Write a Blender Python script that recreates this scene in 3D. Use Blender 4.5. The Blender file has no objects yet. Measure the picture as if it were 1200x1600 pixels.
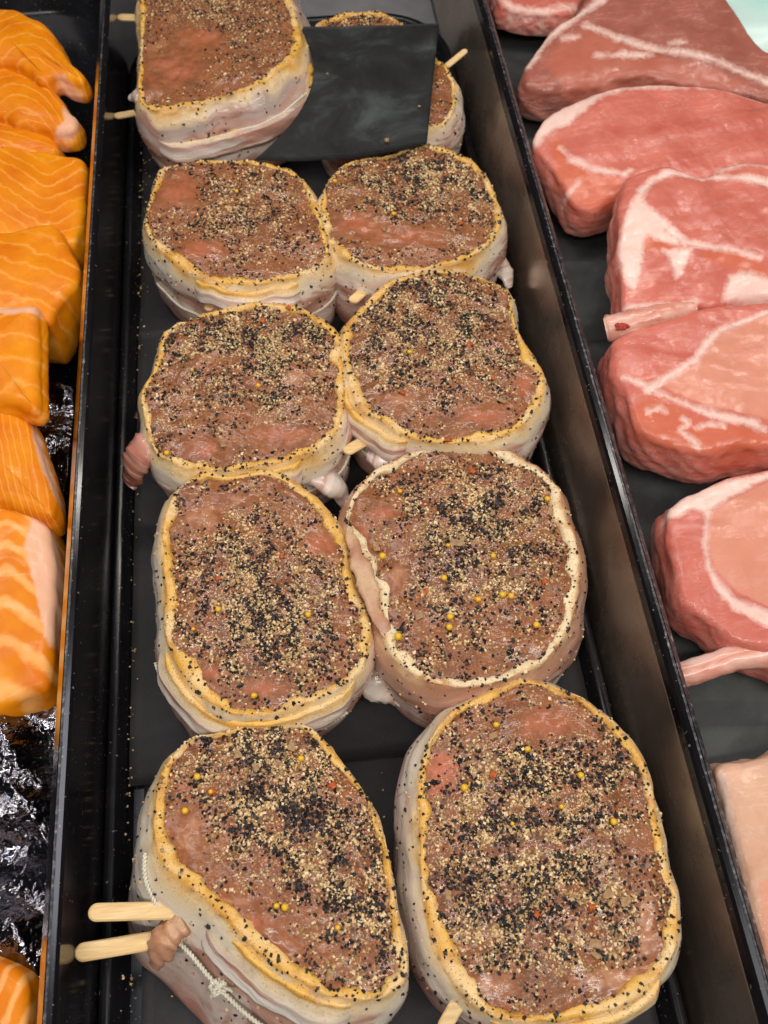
import bpy, math
import numpy as np

# ------------------------------------------------------------------ camera, world, light
scn = bpy.context.scene
F_PX, PX_W, PX_H = 1500.0, 1200.0, 1600.0
TH = math.radians(59.127)          # pitch below the horizon
PSI = math.radians(6.557)          # turned a little right of the tray's length
CAM = np.array([0.0, 0.0, 0.445])
FW = np.array([math.sin(PSI)*math.cos(TH), math.cos(PSI)*math.cos(TH), -math.sin(TH)])
RT = np.array([math.cos(PSI), -math.sin(PSI), 0.0])
UP = np.cross(RT, FW)

cam = bpy.data.objects.new('camera', bpy.data.cameras.new('camera'))
scn.collection.objects.link(cam)
cam.location = CAM
cam.rotation_euler = (math.pi/2-TH, 0, -PSI)
cam.data.sensor_fit = 'VERTICAL'
cam.data.sensor_height = 36.0
cam.data.lens = 36.0*F_PX/PX_H
cam.data.clip_start = 0.01
cam.data.clip_end = 50
cam.data.dof.use_dof = True
cam.data.dof.focus_distance = 0.42
cam.data.dof.aperture_fstop = 18.0
scn.camera = cam

w = bpy.data.worlds.new('World'); scn.world = w; w.use_nodes = True
w.node_tree.nodes['Background'].inputs[0].default_value = (0.90, 0.90, 0.95, 1)
w.node_tree.nodes['Background'].inputs[1].default_value = 0.025
scn.view_settings.view_transform = 'Standard'
scn.view_settings.look = 'None'
scn.view_settings.exposure = -0.14
scn.view_settings.gamma = 1.0

def lamp(name, loc, aim, size, power, col):
    l = bpy.data.lights.new(name, 'AREA'); l.shape = 'RECTANGLE'
    l.size, l.size_y = size; l.energy = power; l.color = col
    o = bpy.data.objects.new(name, l); scn.collection.objects.link(o)
    o.location = loc
    d = np.array(aim, float)-np.array(loc, float)
    from mathutils import Vector
    o.rotation_euler = Vector(d).to_track_quat('-Z', 'Y').to_euler()
    return o
lamp('case_lamp_tube', (0.05, 0.66, 0.72), (0.02, 0.26, 0.0), (1.4, 0.03), 5.0, (1.0, 0.94, 0.86))
lamp('case_lamp_tube', (0.05, -0.22, 0.84), (0.02, 0.22, 0.0), (1.4, 0.05), 7.4, (1.0, 0.94, 0.86))
lamp('overhead_soft_light', (0.55, -0.15, 1.3), (0.02, 0.25, 0.0), (0.6, 0.6), 3.6, (0.98, 0.98, 1.0))  # soft overhead fill with no known source, added to lift the steak sides
lamp('overhead_soft_light', (-0.36, 0.36, 1.10), (-0.14, 0.12, 0.0), (0.30, 0.40), 2.2, (0.90, 0.90, 1.0))

# ------------------------------------------------------------------ helpers
def ray(px, py):
    px = np.asarray(px, float); py = np.asarray(py, float)
    return FW + RT*((px-600)/F_PX)[..., None] - UP*((py-800)/F_PX)[..., None]
def U(px, py, z):
    """photo position -> point at height z in the place"""
    d = ray(px, py); t = (z-CAM[2])/d[..., 2]
    return CAM + d*t[..., None]
def UPl(px, py, pl):
    z0, gx, gy, cx, cy = pl
    d = ray(px, py)
    t = (z0+gx*(CAM[0]-cx)+gy*(CAM[1]-cy)-CAM[2])/(d[..., 2]-gx*d[..., 0]-gy*d[..., 1])
    return CAM + d*t[..., None]
def PR(p):
    v = np.asarray(p)-CAM; dd = v@FW
    return 600+F_PX*(v@RT)/dd, 800-F_PX*(v@UP)/dd
def plane(px, z0, gx=0., gy=0.):
    m = np.mean(np.array(px, float), 0); c = U(m[0], m[1], z0)
    return (z0, gx, gy, c[0], c[1])
def zpl(pl, x, y):
    return pl[0]+pl[1]*(x-pl[3])+pl[2]*(y-pl[4])

def sn(x, y, scale, seed, z=None, octv=2):
    """smooth numpy noise about -1..1, feature size ~ scale (metres)"""
    r = np.random.default_rng(seed); out = 0; amp = 1.0; tot = 0
    for o in range(octv):
        for k in range(7):
            a = r.uniform(0, 2*math.pi); f = 2*math.pi/scale*r.uniform(.35, 1.0)*(2.1**o)
            ph = r.uniform(0, 2*math.pi); ph2 = r.uniform(0, 2*math.pi)
            t = f*(math.cos(a)*x+math.sin(a)*y)+ph
            if z is not None: t = t+f*r.uniform(-1, 1)*z
            out = out+amp*np.sin(t+.8*np.sin(.6*t+ph2))
        tot += amp*2.3; amp *= .5
    return out/tot

def smooth_closed(pts, n):
    p = np.array(pts, float); m = len(p)
    t = np.linspace(0, m, n*6, endpoint=False); i = t.astype(int); u = (t-i)[:, None]
    p0, p1, p2, p3 = p[(i-1) % m], p[i % m], p[(i+1) % m], p[(i+2) % m]
    c = .5*((2*p1)+(-p0+p2)*u+(2*p0-5*p1+4*p2-p3)*u**2+(-p0+3*p1-3*p2+p3)*u**3)
    d = np.r_[0, np.cumsum(np.linalg.norm(np.diff(np.vstack([c, c[:1]]), axis=0), axis=1))]
    s = np.linspace(0, d[-1], n, endpoint=False)
    cc = np.vstack([c, c[:1]])
    return np.stack([np.interp(s, d, cc[:, k]) for k in range(p.shape[1])], 1)
def smooth_open(pts, n):
    p = np.array(pts, float); m = len(p)
    pp = np.vstack([2*p[0]-p[1], p, 2*p[-1]-p[-2]])
    t = np.linspace(0, m-1, n*4); i = np.minimum(t.astype(int), m-2); u = (t-i)[:, None]
    p0, p1, p2, p3 = pp[i], pp[i+1], pp[i+2], pp[i+3]
    c = .5*((2*p1)+(-p0+p2)*u+(2*p0-5*p1+4*p2-p3)*u**2+(-p0+3*p1-3*p2+p3)*u**3)
    d = np.r_[0, np.cumsum(np.linalg.norm(np.diff(c, axis=0), axis=1))]
    s = np.linspace(0, d[-1], n)
    return np.stack([np.interp(s, d, c[:, k]) for k in range(p.shape[1])], 1)
def normals2(o):
    t = np.roll(o, -1, 0)-np.roll(o, 1, 0)
    n = np.stack([t[:, 1], -t[:, 0]], 1); n /= np.linalg.norm(n, axis=1)[:, None]+1e-12
    a = np.sum(o[:, 0]*np.roll(o[:, 1], -1)-np.roll(o[:, 0], -1)*o[:, 1])
    return n if a > 0 else -n
def blur_c(a, k):
    for _ in range(k): a = (np.roll(a, 1, 0)+a*2+np.roll(a, -1, 0))/4
    return a

def raw_mesh(name, V, loops, counts, mats, smooth=True, attrs=None, midx=None):
    me = bpy.data.meshes.new(name)
    V = np.ascontiguousarray(V, dtype=np.float32); loops = np.asarray(loops, np.int32).ravel()
    counts = np.asarray(counts, np.int32)
    me.vertices.add(len(V)); me.vertices.foreach_set('co', V.ravel())
    me.loops.add(len(loops)); me.loops.foreach_set('vertex_index', loops)
    me.polygons.add(len(counts))
    me.polygons.foreach_set('loop_start', np.r_[0, np.cumsum(counts)[:-1]].astype(np.int32))
    me.polygons.foreach_set('loop_total', counts)
    me.polygons.foreach_set('use_smooth', np.full(len(counts), smooth, bool))
    for m in (mats if isinstance(mats, (list, tuple)) else [mats]): me.materials.append(m)
    if midx is not None: me.polygons.foreach_set('material_index', np.asarray(midx, np.int32))
    me.update(calc_edges=True)
    for k, v in (attrs or {}).items():
        a = me.attributes.new(k, 'FLOAT', 'POINT'); a.data.foreach_set('value', np.asarray(v, np.float32).ravel())
    me.validate()
    return me
def link(name, me, parent=None, loc=None, **props):
    o = bpy.data.objects.new(name, me); scn.collection.objects.link(o)
    if parent is not None: o.parent = parent
    if loc is not None: o.location = loc
    for k, v in props.items(): o[k] = v
    return o
def thing(name, label, cat, loc, group=None):
    o = bpy.data.objects.new(name, None); scn.collection.objects.link(o)
    o.location = loc; o.empty_display_size = .02; o['label'] = label; o['category'] = cat
    if group: o['group'] = group
    return o
def rings_faces(R, N, closed=True):
    i = np.arange(R-1)[:, None]; j = np.arange(N if closed else N-1)[None, :]; j2 = (j+1) % N
    a, b, c, d = i*N+j, i*N+j2, (i+1)*N+j2, (i+1)*N+j
    return np.stack([a+0*d, b+0*d, c+0*d, d], -1).reshape(-1, 4)
def rings_mesh(name, P, mat, loc, closed=True, flip=False, attrs=None, smooth=True, caps=False):
    R, N = P.shape[:2]; f = rings_faces(R, N, closed)
    if flip: f = f[:, ::-1]
    loops = list(f.ravel()); cnt = [4]*len(f)
    if caps:
        a = list(range(N)); b = list(range((R-1)*N, R*N))
        if not flip: a = a[::-1]
        else: b = b[::-1]
        a, b = a[::-1], b[::-1]
        loops += a+b; cnt += [N, N]
    return raw_mesh(name, P.reshape(-1, 3)-np.array(loc), loops, cnt, mat, smooth, attrs)

CUBE_V = np.array([[x, y, z] for x in (-1, 1) for y in (-1, 1) for z in (-1, 1)], float)
CUBE_F = np.array([[0, 1, 3, 2], [4, 6, 7, 5], [0, 4, 5, 1], [2, 3, 7, 6], [0, 2, 6, 4], [1, 5, 7, 3]])
OCT_V = np.array([[1, 0, 0], [-1, 0, 0], [0, 1, 0], [0, -1, 0], [0, 0, 1], [0, 0, -1]], float)
def box(name, lo, hi, mat, parent=None, loc=(0, 0, 0), bev=0.0008, **props):
    lo, hi = np.array(lo, float), np.array(hi, float)
    V = (lo+hi)/2+CUBE_V*(hi-lo)/2-np.array(loc)
    me = raw_mesh(name, V, CUBE_F.ravel(), [4]*6, mat, False)
    o = link(name, me, parent, **props)
    if bev:
        m = o.modifiers.new('edge', 'BEVEL'); m.width = bev; m.segments = 2; m.limit_method = 'ANGLE'
    return o
def frame_from(n):
    n = n/np.linalg.norm(n, axis=1)[:, None]
    h = np.where(np.abs(n[:, 2:3]) < .9, [[0, 0, 1.]], [[1., 0, 0]])
    a = np.cross(h, n); a /= np.linalg.norm(a, axis=1)[:, None]
    return a, np.cross(n, a), n
def flakes(P, Nn, size, flat, jit, seed, sink=.25, tilt=.45):
    """angular cracked grains lying on a surface: vertices and quads"""
    r = np.random.default_rng(seed); n = len(P)
    nn = Nn+r.normal(0, tilt, (n, 3))*.6
    a, b, c = frame_from(nn); ph = r.uniform(0, 2*math.pi, n)[:, None]
    a, b = a*np.cos(ph)+b*np.sin(ph), b*np.cos(ph)-a*np.sin(ph)
    s = size[:, None]*r.uniform(.7, 1.25, (n, 2)); h = size*flat*r.uniform(.6, 1.3, n)
    J = CUBE_V[None]*(1+r.uniform(-jit, jit, (n, 8, 3)))
    J[:, :, :2] *= np.where(J[:, :, 2:3] > 0, .72, 1.0)
    V = P[:, None]+Nn[:, None]*(h*(1-2*sink))[:, None, None]+.5*(J[:, :, 0:1]*(a*s[:, :1])[:, None]+J[:, :, 1:2]*(b*s[:, 1:])[:, None])+J[:, :, 2:3]*(c*h[:, None])[:, None]*.9
    Fq = CUBE_F[None]+(np.arange(n)*8)[:, None, None]
    return V.reshape(-1, 3), Fq.reshape(-1, 4)

def tube(name, path, rad, mat, parent, loc, nseg=10, sy=1.0, up=None, caps=True, rough=0.0, seed=0, attrs=None):
    p = np.array(path, float); n = len(p); rad = np.broadcast_to(np.asarray(rad, float), (n,))
    t = np.gradient(p, axis=0); t /= np.linalg.norm(t, axis=1)[:, None]
    u0 = np.array([0, 0, 1.]) if up is None else np.array(up, float)
    a = np.cross(t, u0); a /= np.linalg.norm(a, axis=1)[:, None]+1e-9
    b = np.cross(a, t)
    an = np.linspace(0, 2*math.pi, nseg, endpoint=False)
    ring = a[:, None]*np.cos(an)[None, :, None]+b[:, None]*(np.sin(an)*sy)[None, :, None]
    P = p[:, None]+ring*rad[:, None, None]
    if rough: P = P+ring*(rough*sn(P[..., 0]+P[..., 2]*.7, P[..., 1]-P[..., 2]*.5, .006, seed))[..., None]
    return link(name, rings_mesh(name, P, mat, loc, True, True, attrs, True, caps), parent)
def twine(name, path, mat, parent, loc, r=.00048, turns_per_m=330, label=None):
    """two-ply cotton string"""
    p = np.array(path, float); d = np.r_[0, np.cumsum(np.linalg.norm(np.diff(p, axis=0), axis=1))]
    n = max(24, int(d[-1]/.0005)); s = np.linspace(0, d[-1], n)
    q = np.stack([np.interp(s, d, p[:, k]) for k in range(3)], 1)
    t = np.gradient(q, axis=0); t /= np.linalg.norm(t, axis=1)[:, None]+1e-9
    a, b, _ = frame_from(t); VV = []; FF = []; off = 0; ns = 6
    an = np.linspace(0, 2*math.pi, ns, endpoint=False)
    for k in range(2):
        ph = 2*math.pi*turns_per_m*s+k*math.pi
        c = q+(a*np.cos(ph)[:, None]+b*np.sin(ph)[:, None])*r*.8
        P = c[:, None]+(a[:, None]*np.cos(an)[None, :, None]+b[:, None]*np.sin(an)[None, :, None])*r
        VV.append(P.reshape(-1, 3)); FF.append(rings_faces(n, ns)+off); off += n*ns
    me = raw_mesh(name, np.vstack(VV)-np.array(loc), np.vstack(FF).ravel(), [4]*sum(len(f) for f in FF), mat, True)
    return link(name, me, parent)

# ------------------------------------------------------------------ materials
class Mat:
    def __init__(s, name):
        s.m = bpy.data.materials.new(name); s.m.use_nodes = True; s.nt = s.m.node_tree
        s.b = s.nt.nodes['Principled BSDF']
    def n(s, typ, ins=None, **kw):
        x = s.nt.nodes.new('ShaderNode'+typ)
        for k, v in kw.items(): setattr(x, k, v)
        for k, v in (ins or {}).items():
            if hasattr(v, 'is_output'): s.nt.links.new(v, x.inputs[k])
            else: x.inputs[k].default_value = v
        return x
    def L(s, a, b): s.nt.links.new(a, b)
    def obj(s): return s.n('TexCoord').outputs['Object']
    def attr(s, nm): return s.n('Attribute', attribute_name=nm).outputs['Fac']
    def noise(s, vec, scale, detail=3, rough=.55, dist=0.0):
        return s.n('TexNoise', {'Vector': vec, 'Scale': scale, 'Detail': detail, 'Roughness': rough, 'Distortion': dist}).outputs['Fac']
    def ramp(s, fac, stops, interp='LINEAR'):
        r = s.n('ValToRGB', {'Fac': fac}); cr = r.color_ramp; cr.interpolation = interp
        while len(cr.elements) < len(stops): cr.elements.new(.5)
        for e, (p, c) in zip(cr.elements, stops):
            e.position = p; e.color = (c, c, c, 1) if isinstance(c, (int, float)) else (*c, 1)
        return r.outputs['Color']
    def math(s, op, a, b=0.0, c=0.0, clamp=False):
        return s.n('Math', {0: a, 1: b, 2: c}, operation=op, use_clamp=clamp).outputs[0]
    def mix(s, f, a, b, mode='MIX'):
        x = s.n('Mix', data_type='RGBA', blend_type=mode)
        for i, v in ((0, f), (6, a), (7, b)):
            if hasattr(v, 'is_output'): s.L(v, x.inputs[i])
            else: x.inputs[i].default_value = v if i == 0 else (*v, 1)
        return x.outputs[2]
    def bump(s, h, strength=.3, dist=.001, prev=None):
        x = s.n('Bump', {'Height': h, 'Strength': strength, 'Distance': dist})
        if prev is not None: s.L(prev, x.inputs['Normal'])
        return x.outputs['Normal']
    def set(s, **kw):
        for k, v in kw.items():
            i = s.b.inputs[k.replace('_', ' ')]
            if hasattr(v, 'is_output'): s.L(v, i)
            else: i.default_value = (*v, 1) if isinstance(v, tuple) and len(v) == 3 and i.type == 'RGBA' else v
        return s
    def sss(s, wgt, scale, rad=(1.0, .35, .2)):
        s.b.inputs['Subsurface Weight'].default_value = wgt
        s.b.inputs['Subsurface Scale'].default_value = scale
        s.b.inputs['Subsurface Radius'].default_value = rad

def meat_material():
    m = Mat('peppered_meat'); o = m.obj()
    fib = m.n('Mapping', {'Vector': o, 'Scale': (90, 260, 150), 'Rotation': (0, 0, .5)}).outputs[0]
    n1 = m.noise(o, 42, 4, .6, .6); n2 = m.noise(o, 130, 4, .6, 1.0); n3 = m.noise(o, 800, 3); nf = m.noise(fib, 1.0, 4, .6, .4)
    base = m.ramp(n1, [(.28, (.18, .058, .020)), (.46, (.32, .104, .035)), (.58, (.235, .074, .027)), (.74, (.43, .165, .062))])
    base = m.mix(m.ramp(nf, [(.5, 0.), (.75, .45)]), base, (.45, .185, .072))
    base = m.mix(m.ramp(n2, [(.56, 0.), (.74, .55)]), base, (.14, .055, .028))
    rd = m.math('ADD', m.attr('red'), m.math('MULTIPLY', m.math('SUBTRACT', n2, .5), 1.1))
    base = m.mix(m.ramp(rd, [(.15, 0.), (1.0, .85)]), base, (.54, .150, .072))
    pd = m.math('ADD', m.attr('pale'), m.math('MULTIPLY', m.math('SUBTRACT', n2, .5), 1.1))
    base = m.mix(m.ramp(pd, [(.20, 0.), (1.0, .75)]), base, (.64, .33, .18))
    # fine ground pepper and paste rubbed into the surface
    dust = m.attr('dust')
    base = m.mix(m.math('MULTIPLY', m.ramp(m.noise(o, 300, 4, .7), [(.42, 0.), (.64, .8)]), dust), base, (.105, .052, .026))
    sp = m.ramp(m.noise(o, 1300, 1, .4), [(.60, 0.), (.68, 1.)])
    base = m.mix(m.math('MULTIPLY', sp, m.math('MULTIPLY', dust, .85)), base, (.03, .02, .018))
    sp2 = m.ramp(m.noise(m.n('VectorMath', {0: o, 1: (3.1, 1.7, .4)}, operation='ADD').outputs[0], 1050, 1, .4), [(.60, 0.), (.66, 1.)])
    base = m.mix(m.math('MULTIPLY', sp2, m.math('MULTIPLY', dust, .8)), base, (.66, .46, .26))
    b = m.bump(m.noise(o, 220, 3, .6), .2, .0008); b = m.bump(n3, .15, .0004, b); b = m.bump(nf, .30, .0009, b)
    m.set(Base_Color=base, Roughness=.5, Normal=b, Specular_IOR_Level=.35, Coat_Weight=m.ramp(n1, [(.35, .15), (.6, .7)]), Coat_Roughness=.09, Coat_Normal=b)
    return m.m
YEL, YEL2, CRM = (.66, .33, .050), (.78, .46, .10), (.80, .60, .34)
WHT, WHT2, PNK, BRN = (.88, .78, .69), (.86, .74, .66), (.56, .29, .22), (.36, .15, .10)
def bacon_material(name, stops, streak=.5):
    m = Mat(name); o = m.obj()
    band, u = m.attr('band'), m.attr('arc')
    v = m.n('CombineXYZ', {0: m.math('MULTIPLY', u, 20.0), 1: m.math('MULTIPLY', band, 4.2), 2: 0.0}).outputs[0]
    vf = m.n('CombineXYZ', {0: m.math('MULTIPLY', u, 40.0), 1: m.math('MULTIPLY', band, 30.0), 2: 3.0}).outputs[0]
    ns = m.noise(v, 1.0, 4, .55, .7); nv = m.noise(vf, 1.0, 3, .6, .5); nl = m.noise(o, 95, 4, .6, .6); nw = m.noise(o, 40, 3, .5); nf = m.noise(o, 700, 3)
    t = m.math('ADD', band, m.math('ADD', m.math('MULTIPLY', m.math('SUBTRACT', ns, .5), .20), m.math('MULTIPLY', m.math('SUBTRACT', nl, .5), .10)))
    col = m.ramp(t, stops)
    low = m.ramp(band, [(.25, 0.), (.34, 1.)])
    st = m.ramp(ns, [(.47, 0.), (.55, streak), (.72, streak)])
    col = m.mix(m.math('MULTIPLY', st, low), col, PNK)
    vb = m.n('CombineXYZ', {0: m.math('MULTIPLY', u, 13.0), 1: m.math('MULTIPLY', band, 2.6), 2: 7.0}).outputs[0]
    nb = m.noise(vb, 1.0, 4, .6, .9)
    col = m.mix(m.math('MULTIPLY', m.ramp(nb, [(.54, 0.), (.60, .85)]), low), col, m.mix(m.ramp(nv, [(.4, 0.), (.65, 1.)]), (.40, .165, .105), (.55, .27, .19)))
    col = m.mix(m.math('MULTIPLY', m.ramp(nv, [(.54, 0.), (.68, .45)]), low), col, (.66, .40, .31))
    top = m.ramp(band, [(.20, 1.), (.34, 0.)])
    col = m.mix(m.math('MULTIPLY', m.ramp(nw, [(.50, 0.), (.64, .6)]), top), col, (.84, .64, .36))
    col = m.mix(m.math('MULTIPLY', m.ramp(nl, [(.53, 0.), (.68, .8)]), top), col, (.52, .23, .045))
    sp = m.ramp(m.noise(o, 1500, 1, .4), [(.64, 0.), (.70, .75)])
    col = m.mix(m.math('MULTIPLY', sp, top), col, (.12, .07, .045))
    b = m.bump(nl, .3, .0009); b = m.bump(nv, .25, .0007, b); b = m.bump(nf, .3, .0004, b)
    m.set(Base_Color=col, Roughness=.42, Normal=b, Specular_IOR_Level=.5, Coat_Weight=m.math('MULTIPLY_ADD', low, .6, .12), Coat_Roughness=.13, Coat_Normal=b)
    m.sss(.2, .003, (1., .6, .4)); return m.m
GRY = (.74, .65, .50)
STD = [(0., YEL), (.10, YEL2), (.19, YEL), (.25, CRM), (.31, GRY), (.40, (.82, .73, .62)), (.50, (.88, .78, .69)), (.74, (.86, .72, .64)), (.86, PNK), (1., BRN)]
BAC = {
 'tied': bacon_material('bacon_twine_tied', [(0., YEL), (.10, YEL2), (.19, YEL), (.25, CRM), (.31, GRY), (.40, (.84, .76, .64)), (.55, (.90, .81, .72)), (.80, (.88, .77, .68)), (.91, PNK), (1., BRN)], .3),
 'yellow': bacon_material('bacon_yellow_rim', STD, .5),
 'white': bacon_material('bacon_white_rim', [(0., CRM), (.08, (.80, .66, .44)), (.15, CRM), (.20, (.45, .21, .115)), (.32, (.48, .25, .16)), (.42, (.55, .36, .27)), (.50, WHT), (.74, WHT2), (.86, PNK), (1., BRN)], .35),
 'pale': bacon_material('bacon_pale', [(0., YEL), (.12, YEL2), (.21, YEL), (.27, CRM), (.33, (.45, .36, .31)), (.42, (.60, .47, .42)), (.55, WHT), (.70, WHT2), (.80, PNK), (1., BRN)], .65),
}
MEAT = meat_material()

def grain_material(name, lo, hi, mid, rough):
    m = Mat(name); r = m.n('NewGeometry').outputs['Random Per Island']
    m.set(Base_Color=m.ramp(r, [(0., lo), (.55, mid), (1., hi)]), Roughness=rough, Specular_IOR_Level=.35); return m.m
BLACKP = grain_material('cracked_black_pepper', (.010, .009, .011), (.055, .036, .028), (.020, .017, .019), .38)
TANP = grain_material('cracked_pale_spice', (.26, .145, .055), (.92, .72, .43), (.60, .40, .185), .45)
def plain(name, col, rough, noise_amt=.0, nscale=200, bump=0., spec=.5, metal=0., coat=0.):
    m = Mat(name); o = m.obj(); n = m.noise(o, nscale, 4)
    c2 = tuple(max(0, c*(1-noise_amt)) for c in col); c3 = tuple(min(1, c*(1+noise_amt)) for c in col)
    m.set(Base_Color=m.ramp(n, [(.3, c2), (.7, c3)]), Roughness=rough, Specular_IOR_Level=spec, Metallic=metal, Coat_Weight=coat)
    if bump: m.set(Normal=m.bump(m.noise(o, nscale*2.5, 3), bump, .001))
    return m.m
MUSTARD = plain('mustard_seed_skin', (.80, .46, .02), .38, .2, 900)
def onion_material():
    m = Mat('dried_onion'); o = m.obj(); n = m.noise(o, 3.0, 3)
    m.set(Base_Color=m.ramp(n, [(.3, (.50, .27, .11)), (.7, (.72, .50, .28))]), Roughness=.3, Transmission_Weight=.45, IOR=1.3); return m.m
ONION = onion_material()
CHILI = plain('dried_chili', (.50, .10, .015), .4, .4, 600, .3)
TWINE = plain('cotton_twine', (.74, .70, .56), .75, .15, 900, .4)
def wood_material():
    m = Mat('birch_stick'); o = m.obj()
    s = m.n('Mapping', {'Vector': o, 'Scale': (60, 700, 400)}).outputs[0]
    n = m.noise(s, 1.0, 4, .6); n2 = m.noise(o, 160, 3)
    c = m.ramp(n, [(.3, (.66, .42, .17)), (.6, (.80, .57, .28)), (.75, (.84, .64, .36))])
    c = m.mix(m.ramp(n2, [(.6, 0.), (.75, .5)]), c, (.55, .29, .10))
    m.set(Base_Color=c, Roughness=.55, Normal=m.bump(n, .25, .0004)); return m.m
WOOD = wood_material()
def black_plastic(name, rough, speck=True, spec=.5, col=(.006, .006, .0075)):
    m = Mat(name); o = m.obj()
    n = m.noise(o, 35, 4, .6); c = m.ramp(n, [(.35, col), (.75, tuple(c*1.7 for c in col))])
    if speck:
        sp = m.ramp(m.noise(o, 620, 1, .3), [(.735, 0.), (.76, 1.)])
        c = m.mix(m.math('MULTIPLY', sp, .5), c, (.30, .27, .25))
    sc = m.n('Mapping', {'Vector': o, 'Scale': (900, 6, 300)}).outputs[0]
    m.set(Base_Color=c, Roughness=m.ramp(n, [(.3, rough*.8), (.7, rough*1.25)]), Specular_IOR_Level=spec,
          Normal=m.bump(m.noise(sc, 1.0, 3), .05, .0005))
    return m.m
def divider_material():
    m = Mat('polished_dark_divider'); o = m.obj()
    sc = m.n('Mapping', {'Vector': o, 'Scale': (400, 7, 260)}).outputs[0]; n = m.noise(sc, 1.0, 4, .6); n2 = m.noise(o, 30, 4, .6)
    sp = m.ramp(m.noise(o, 520, 1, .3), [(.72, 0.), (.75, 1.)])
    c = m.mix(m.math('MULTIPLY', sp, .5), m.ramp(n2, [(.3, (.42, .34, .27)), (.7, (.58, .48, .39))]), (.42, .40, .38))
    m.set(Base_Color=c, Metallic=.9, Roughness=m.ramp(n2, [(.3, .20), (.7, .32)]), Normal=m.bump(n, .12, .0005)); return m.m
POLISHED = divider_material()
DIVIDER = black_plastic('black_acrylic', .15, True, .55, (.006, .005, .006))
TRAYM = black_plastic('black_tray_plastic', .24, True, .5)
def edge_material():
    m = Mat('worn_divider_edge'); o = m.obj()
    n = m.noise(o, 420, 3, .7)
    c = m.ramp(n, [(.46, (.02, .02, .024)), (.60, (.09, .09, .10)), (.74, (.40, .39, .40))])
    m.set(Base_Color=c, Roughness=.35, Normal=m.bump(n, .4, .0006)); return m.m
EDGE = edge_material()
CHAMFER = plain('polished_divider_chamfer', (.62, .60, .60), .16, .1, 120, 0., .5, 1.0)
def paper_material(name, col, mott, tint):
    m = Mat(name); o = m.obj()
    n = m.noise(o, 22, 5, .62, .5); f = m.noise(o, 1800, 2)
    c = m.ramp(n, [(.36, tuple(c*(1-mott) for c in col)), (.50, col), (.66, tint)])
    c = m.mix(m.ramp(f, [(.55, 0.), (.75, .5)]), c, tuple(c*2.2 for c in col))
    m.set(Base_Color=c, Roughness=.62, Specular_IOR_Level=.35, Normal=m.bump(f, .3, .0004)); return m.m
PAPER = paper_material('black_butcher_paper', (.024, .022, .024), .3, (.034, .032, .033))
PAPERW = paper_material('damp_black_paper', (.017, .018, .018), .6, (.060, .070, .066))
PAPERR = paper_material('black_paper_right', (.036, .038, .037), .4, (.060, .066, .063))
STEEL = plain('brushed_steel', (.42, .41, .43), .32, .12, 60, .08, .5, .6)

def pork_material(name, lean1, lean2, fatc=(.82, .54, .46), lobe=(.62, .135, .055)):
    m = Mat(name); o = m.obj()
    st = m.n('Mapping', {'Vector': o, 'Scale': (60, 190, 120), 'Rotation': (0, 0, .15)}).outputs[0]
    n1 = m.noise(o, 32, 4, .6, .4); n2 = m.noise(st, 1.0, 4, .62, .5); n3 = m.noise(o, 150, 5, .65, .8); n4 = m.noise(o, 600, 3)
    c = m.ramp(n1, [(.30, lean1), (.55, lean2), (.75, tuple(min(1, x*1.15) for x in lean2))])
    c = m.mix(m.ramp(n2, [(.55, 0.), (.80, .24)]), c, fatc)
    rg = m.math('ABSOLUTE', m.math('SUBTRACT', m.noise(st, .55, 5, .6, 1.2), .5))
    c = m.mix(m.math('MULTIPLY', m.ramp(rg, [(.0, .38), (.018, 0.)]), m.ramp(n1, [(.42, 0.), (.6, 1.)])), c, fatc)
    nn = m.math('MULTIPLY', m.math('SUBTRACT', n3, .5), .9)
    c = m.mix(m.ramp(m.math('ADD', m.attr('orange'), nn), [(.25, 0.), (.95, .75)]), c, lobe)
    c = m.mix(m.ramp(m.math('ADD', m.attr('pale'), nn), [(.35, 0.), (.65, .75)]), c, (.72, .31, .20))
    side = m.attr('side')
    sl = m.n('Mapping', {'Vector': o, 'Scale': (50, 50, 320)}).outputs[0]
    sv = m.math('ADD', m.math('MULTIPLY', side, .42), m.math('MULTIPLY', m.noise(sl, 1.0, 4, .6, .8), .75))
    c = m.mix(m.ramp(sv, [(.62, 0.), (.84, .6)]), c, (.72, .44, .38))
    fd = m.math('ADD', m.attr('fat'), m.math('ADD', m.math('MULTIPLY', m.math('SUBTRACT', n3, .5), 1.4), m.math('MULTIPLY', m.math('SUBTRACT', n4, .5), .2)))
    fm = m.ramp(m.math('ADD', m.math('MULTIPLY', fd, -.5), .5), [(.30, 0.), (.48, .5), (.68, 1.)])
    fcol = m.mix(m.ramp(n1, [(.35, 0.), (.7, .8)]), fatc, (.88, .66, .58))
    c = m.mix(fm, c, fcol)
    b = m.bump(m.noise(st, 2.4, 4, .65), .2, .0007); b = m.bump(m.noise(o, 420, 3, .6, .8), .35, .0006, b)
    m.set(Base_Color=c, Roughness=.5, Normal=b, Specular_IOR_Level=.35, Coat_Weight=m.ramp(n3, [(.40, .1), (.60, .9)]), Coat_Roughness=.08, Coat_Normal=b)
    m.sss(.25, .005, (1., .35, .25)); return m.m
PORK = pork_material('raw_pork', (.52, .108, .076), (.62, .165, .118))
PORKD = pork_material('raw_pork_dull', (.32, .092, .066), (.40, .125, .088), (.80, .52, .44), (.52, .145, .090))
PORKP = pork_material('pork_rind_pale', (.60, .32, .20), (.68, .40, .27), (.82, .60, .48))
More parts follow.
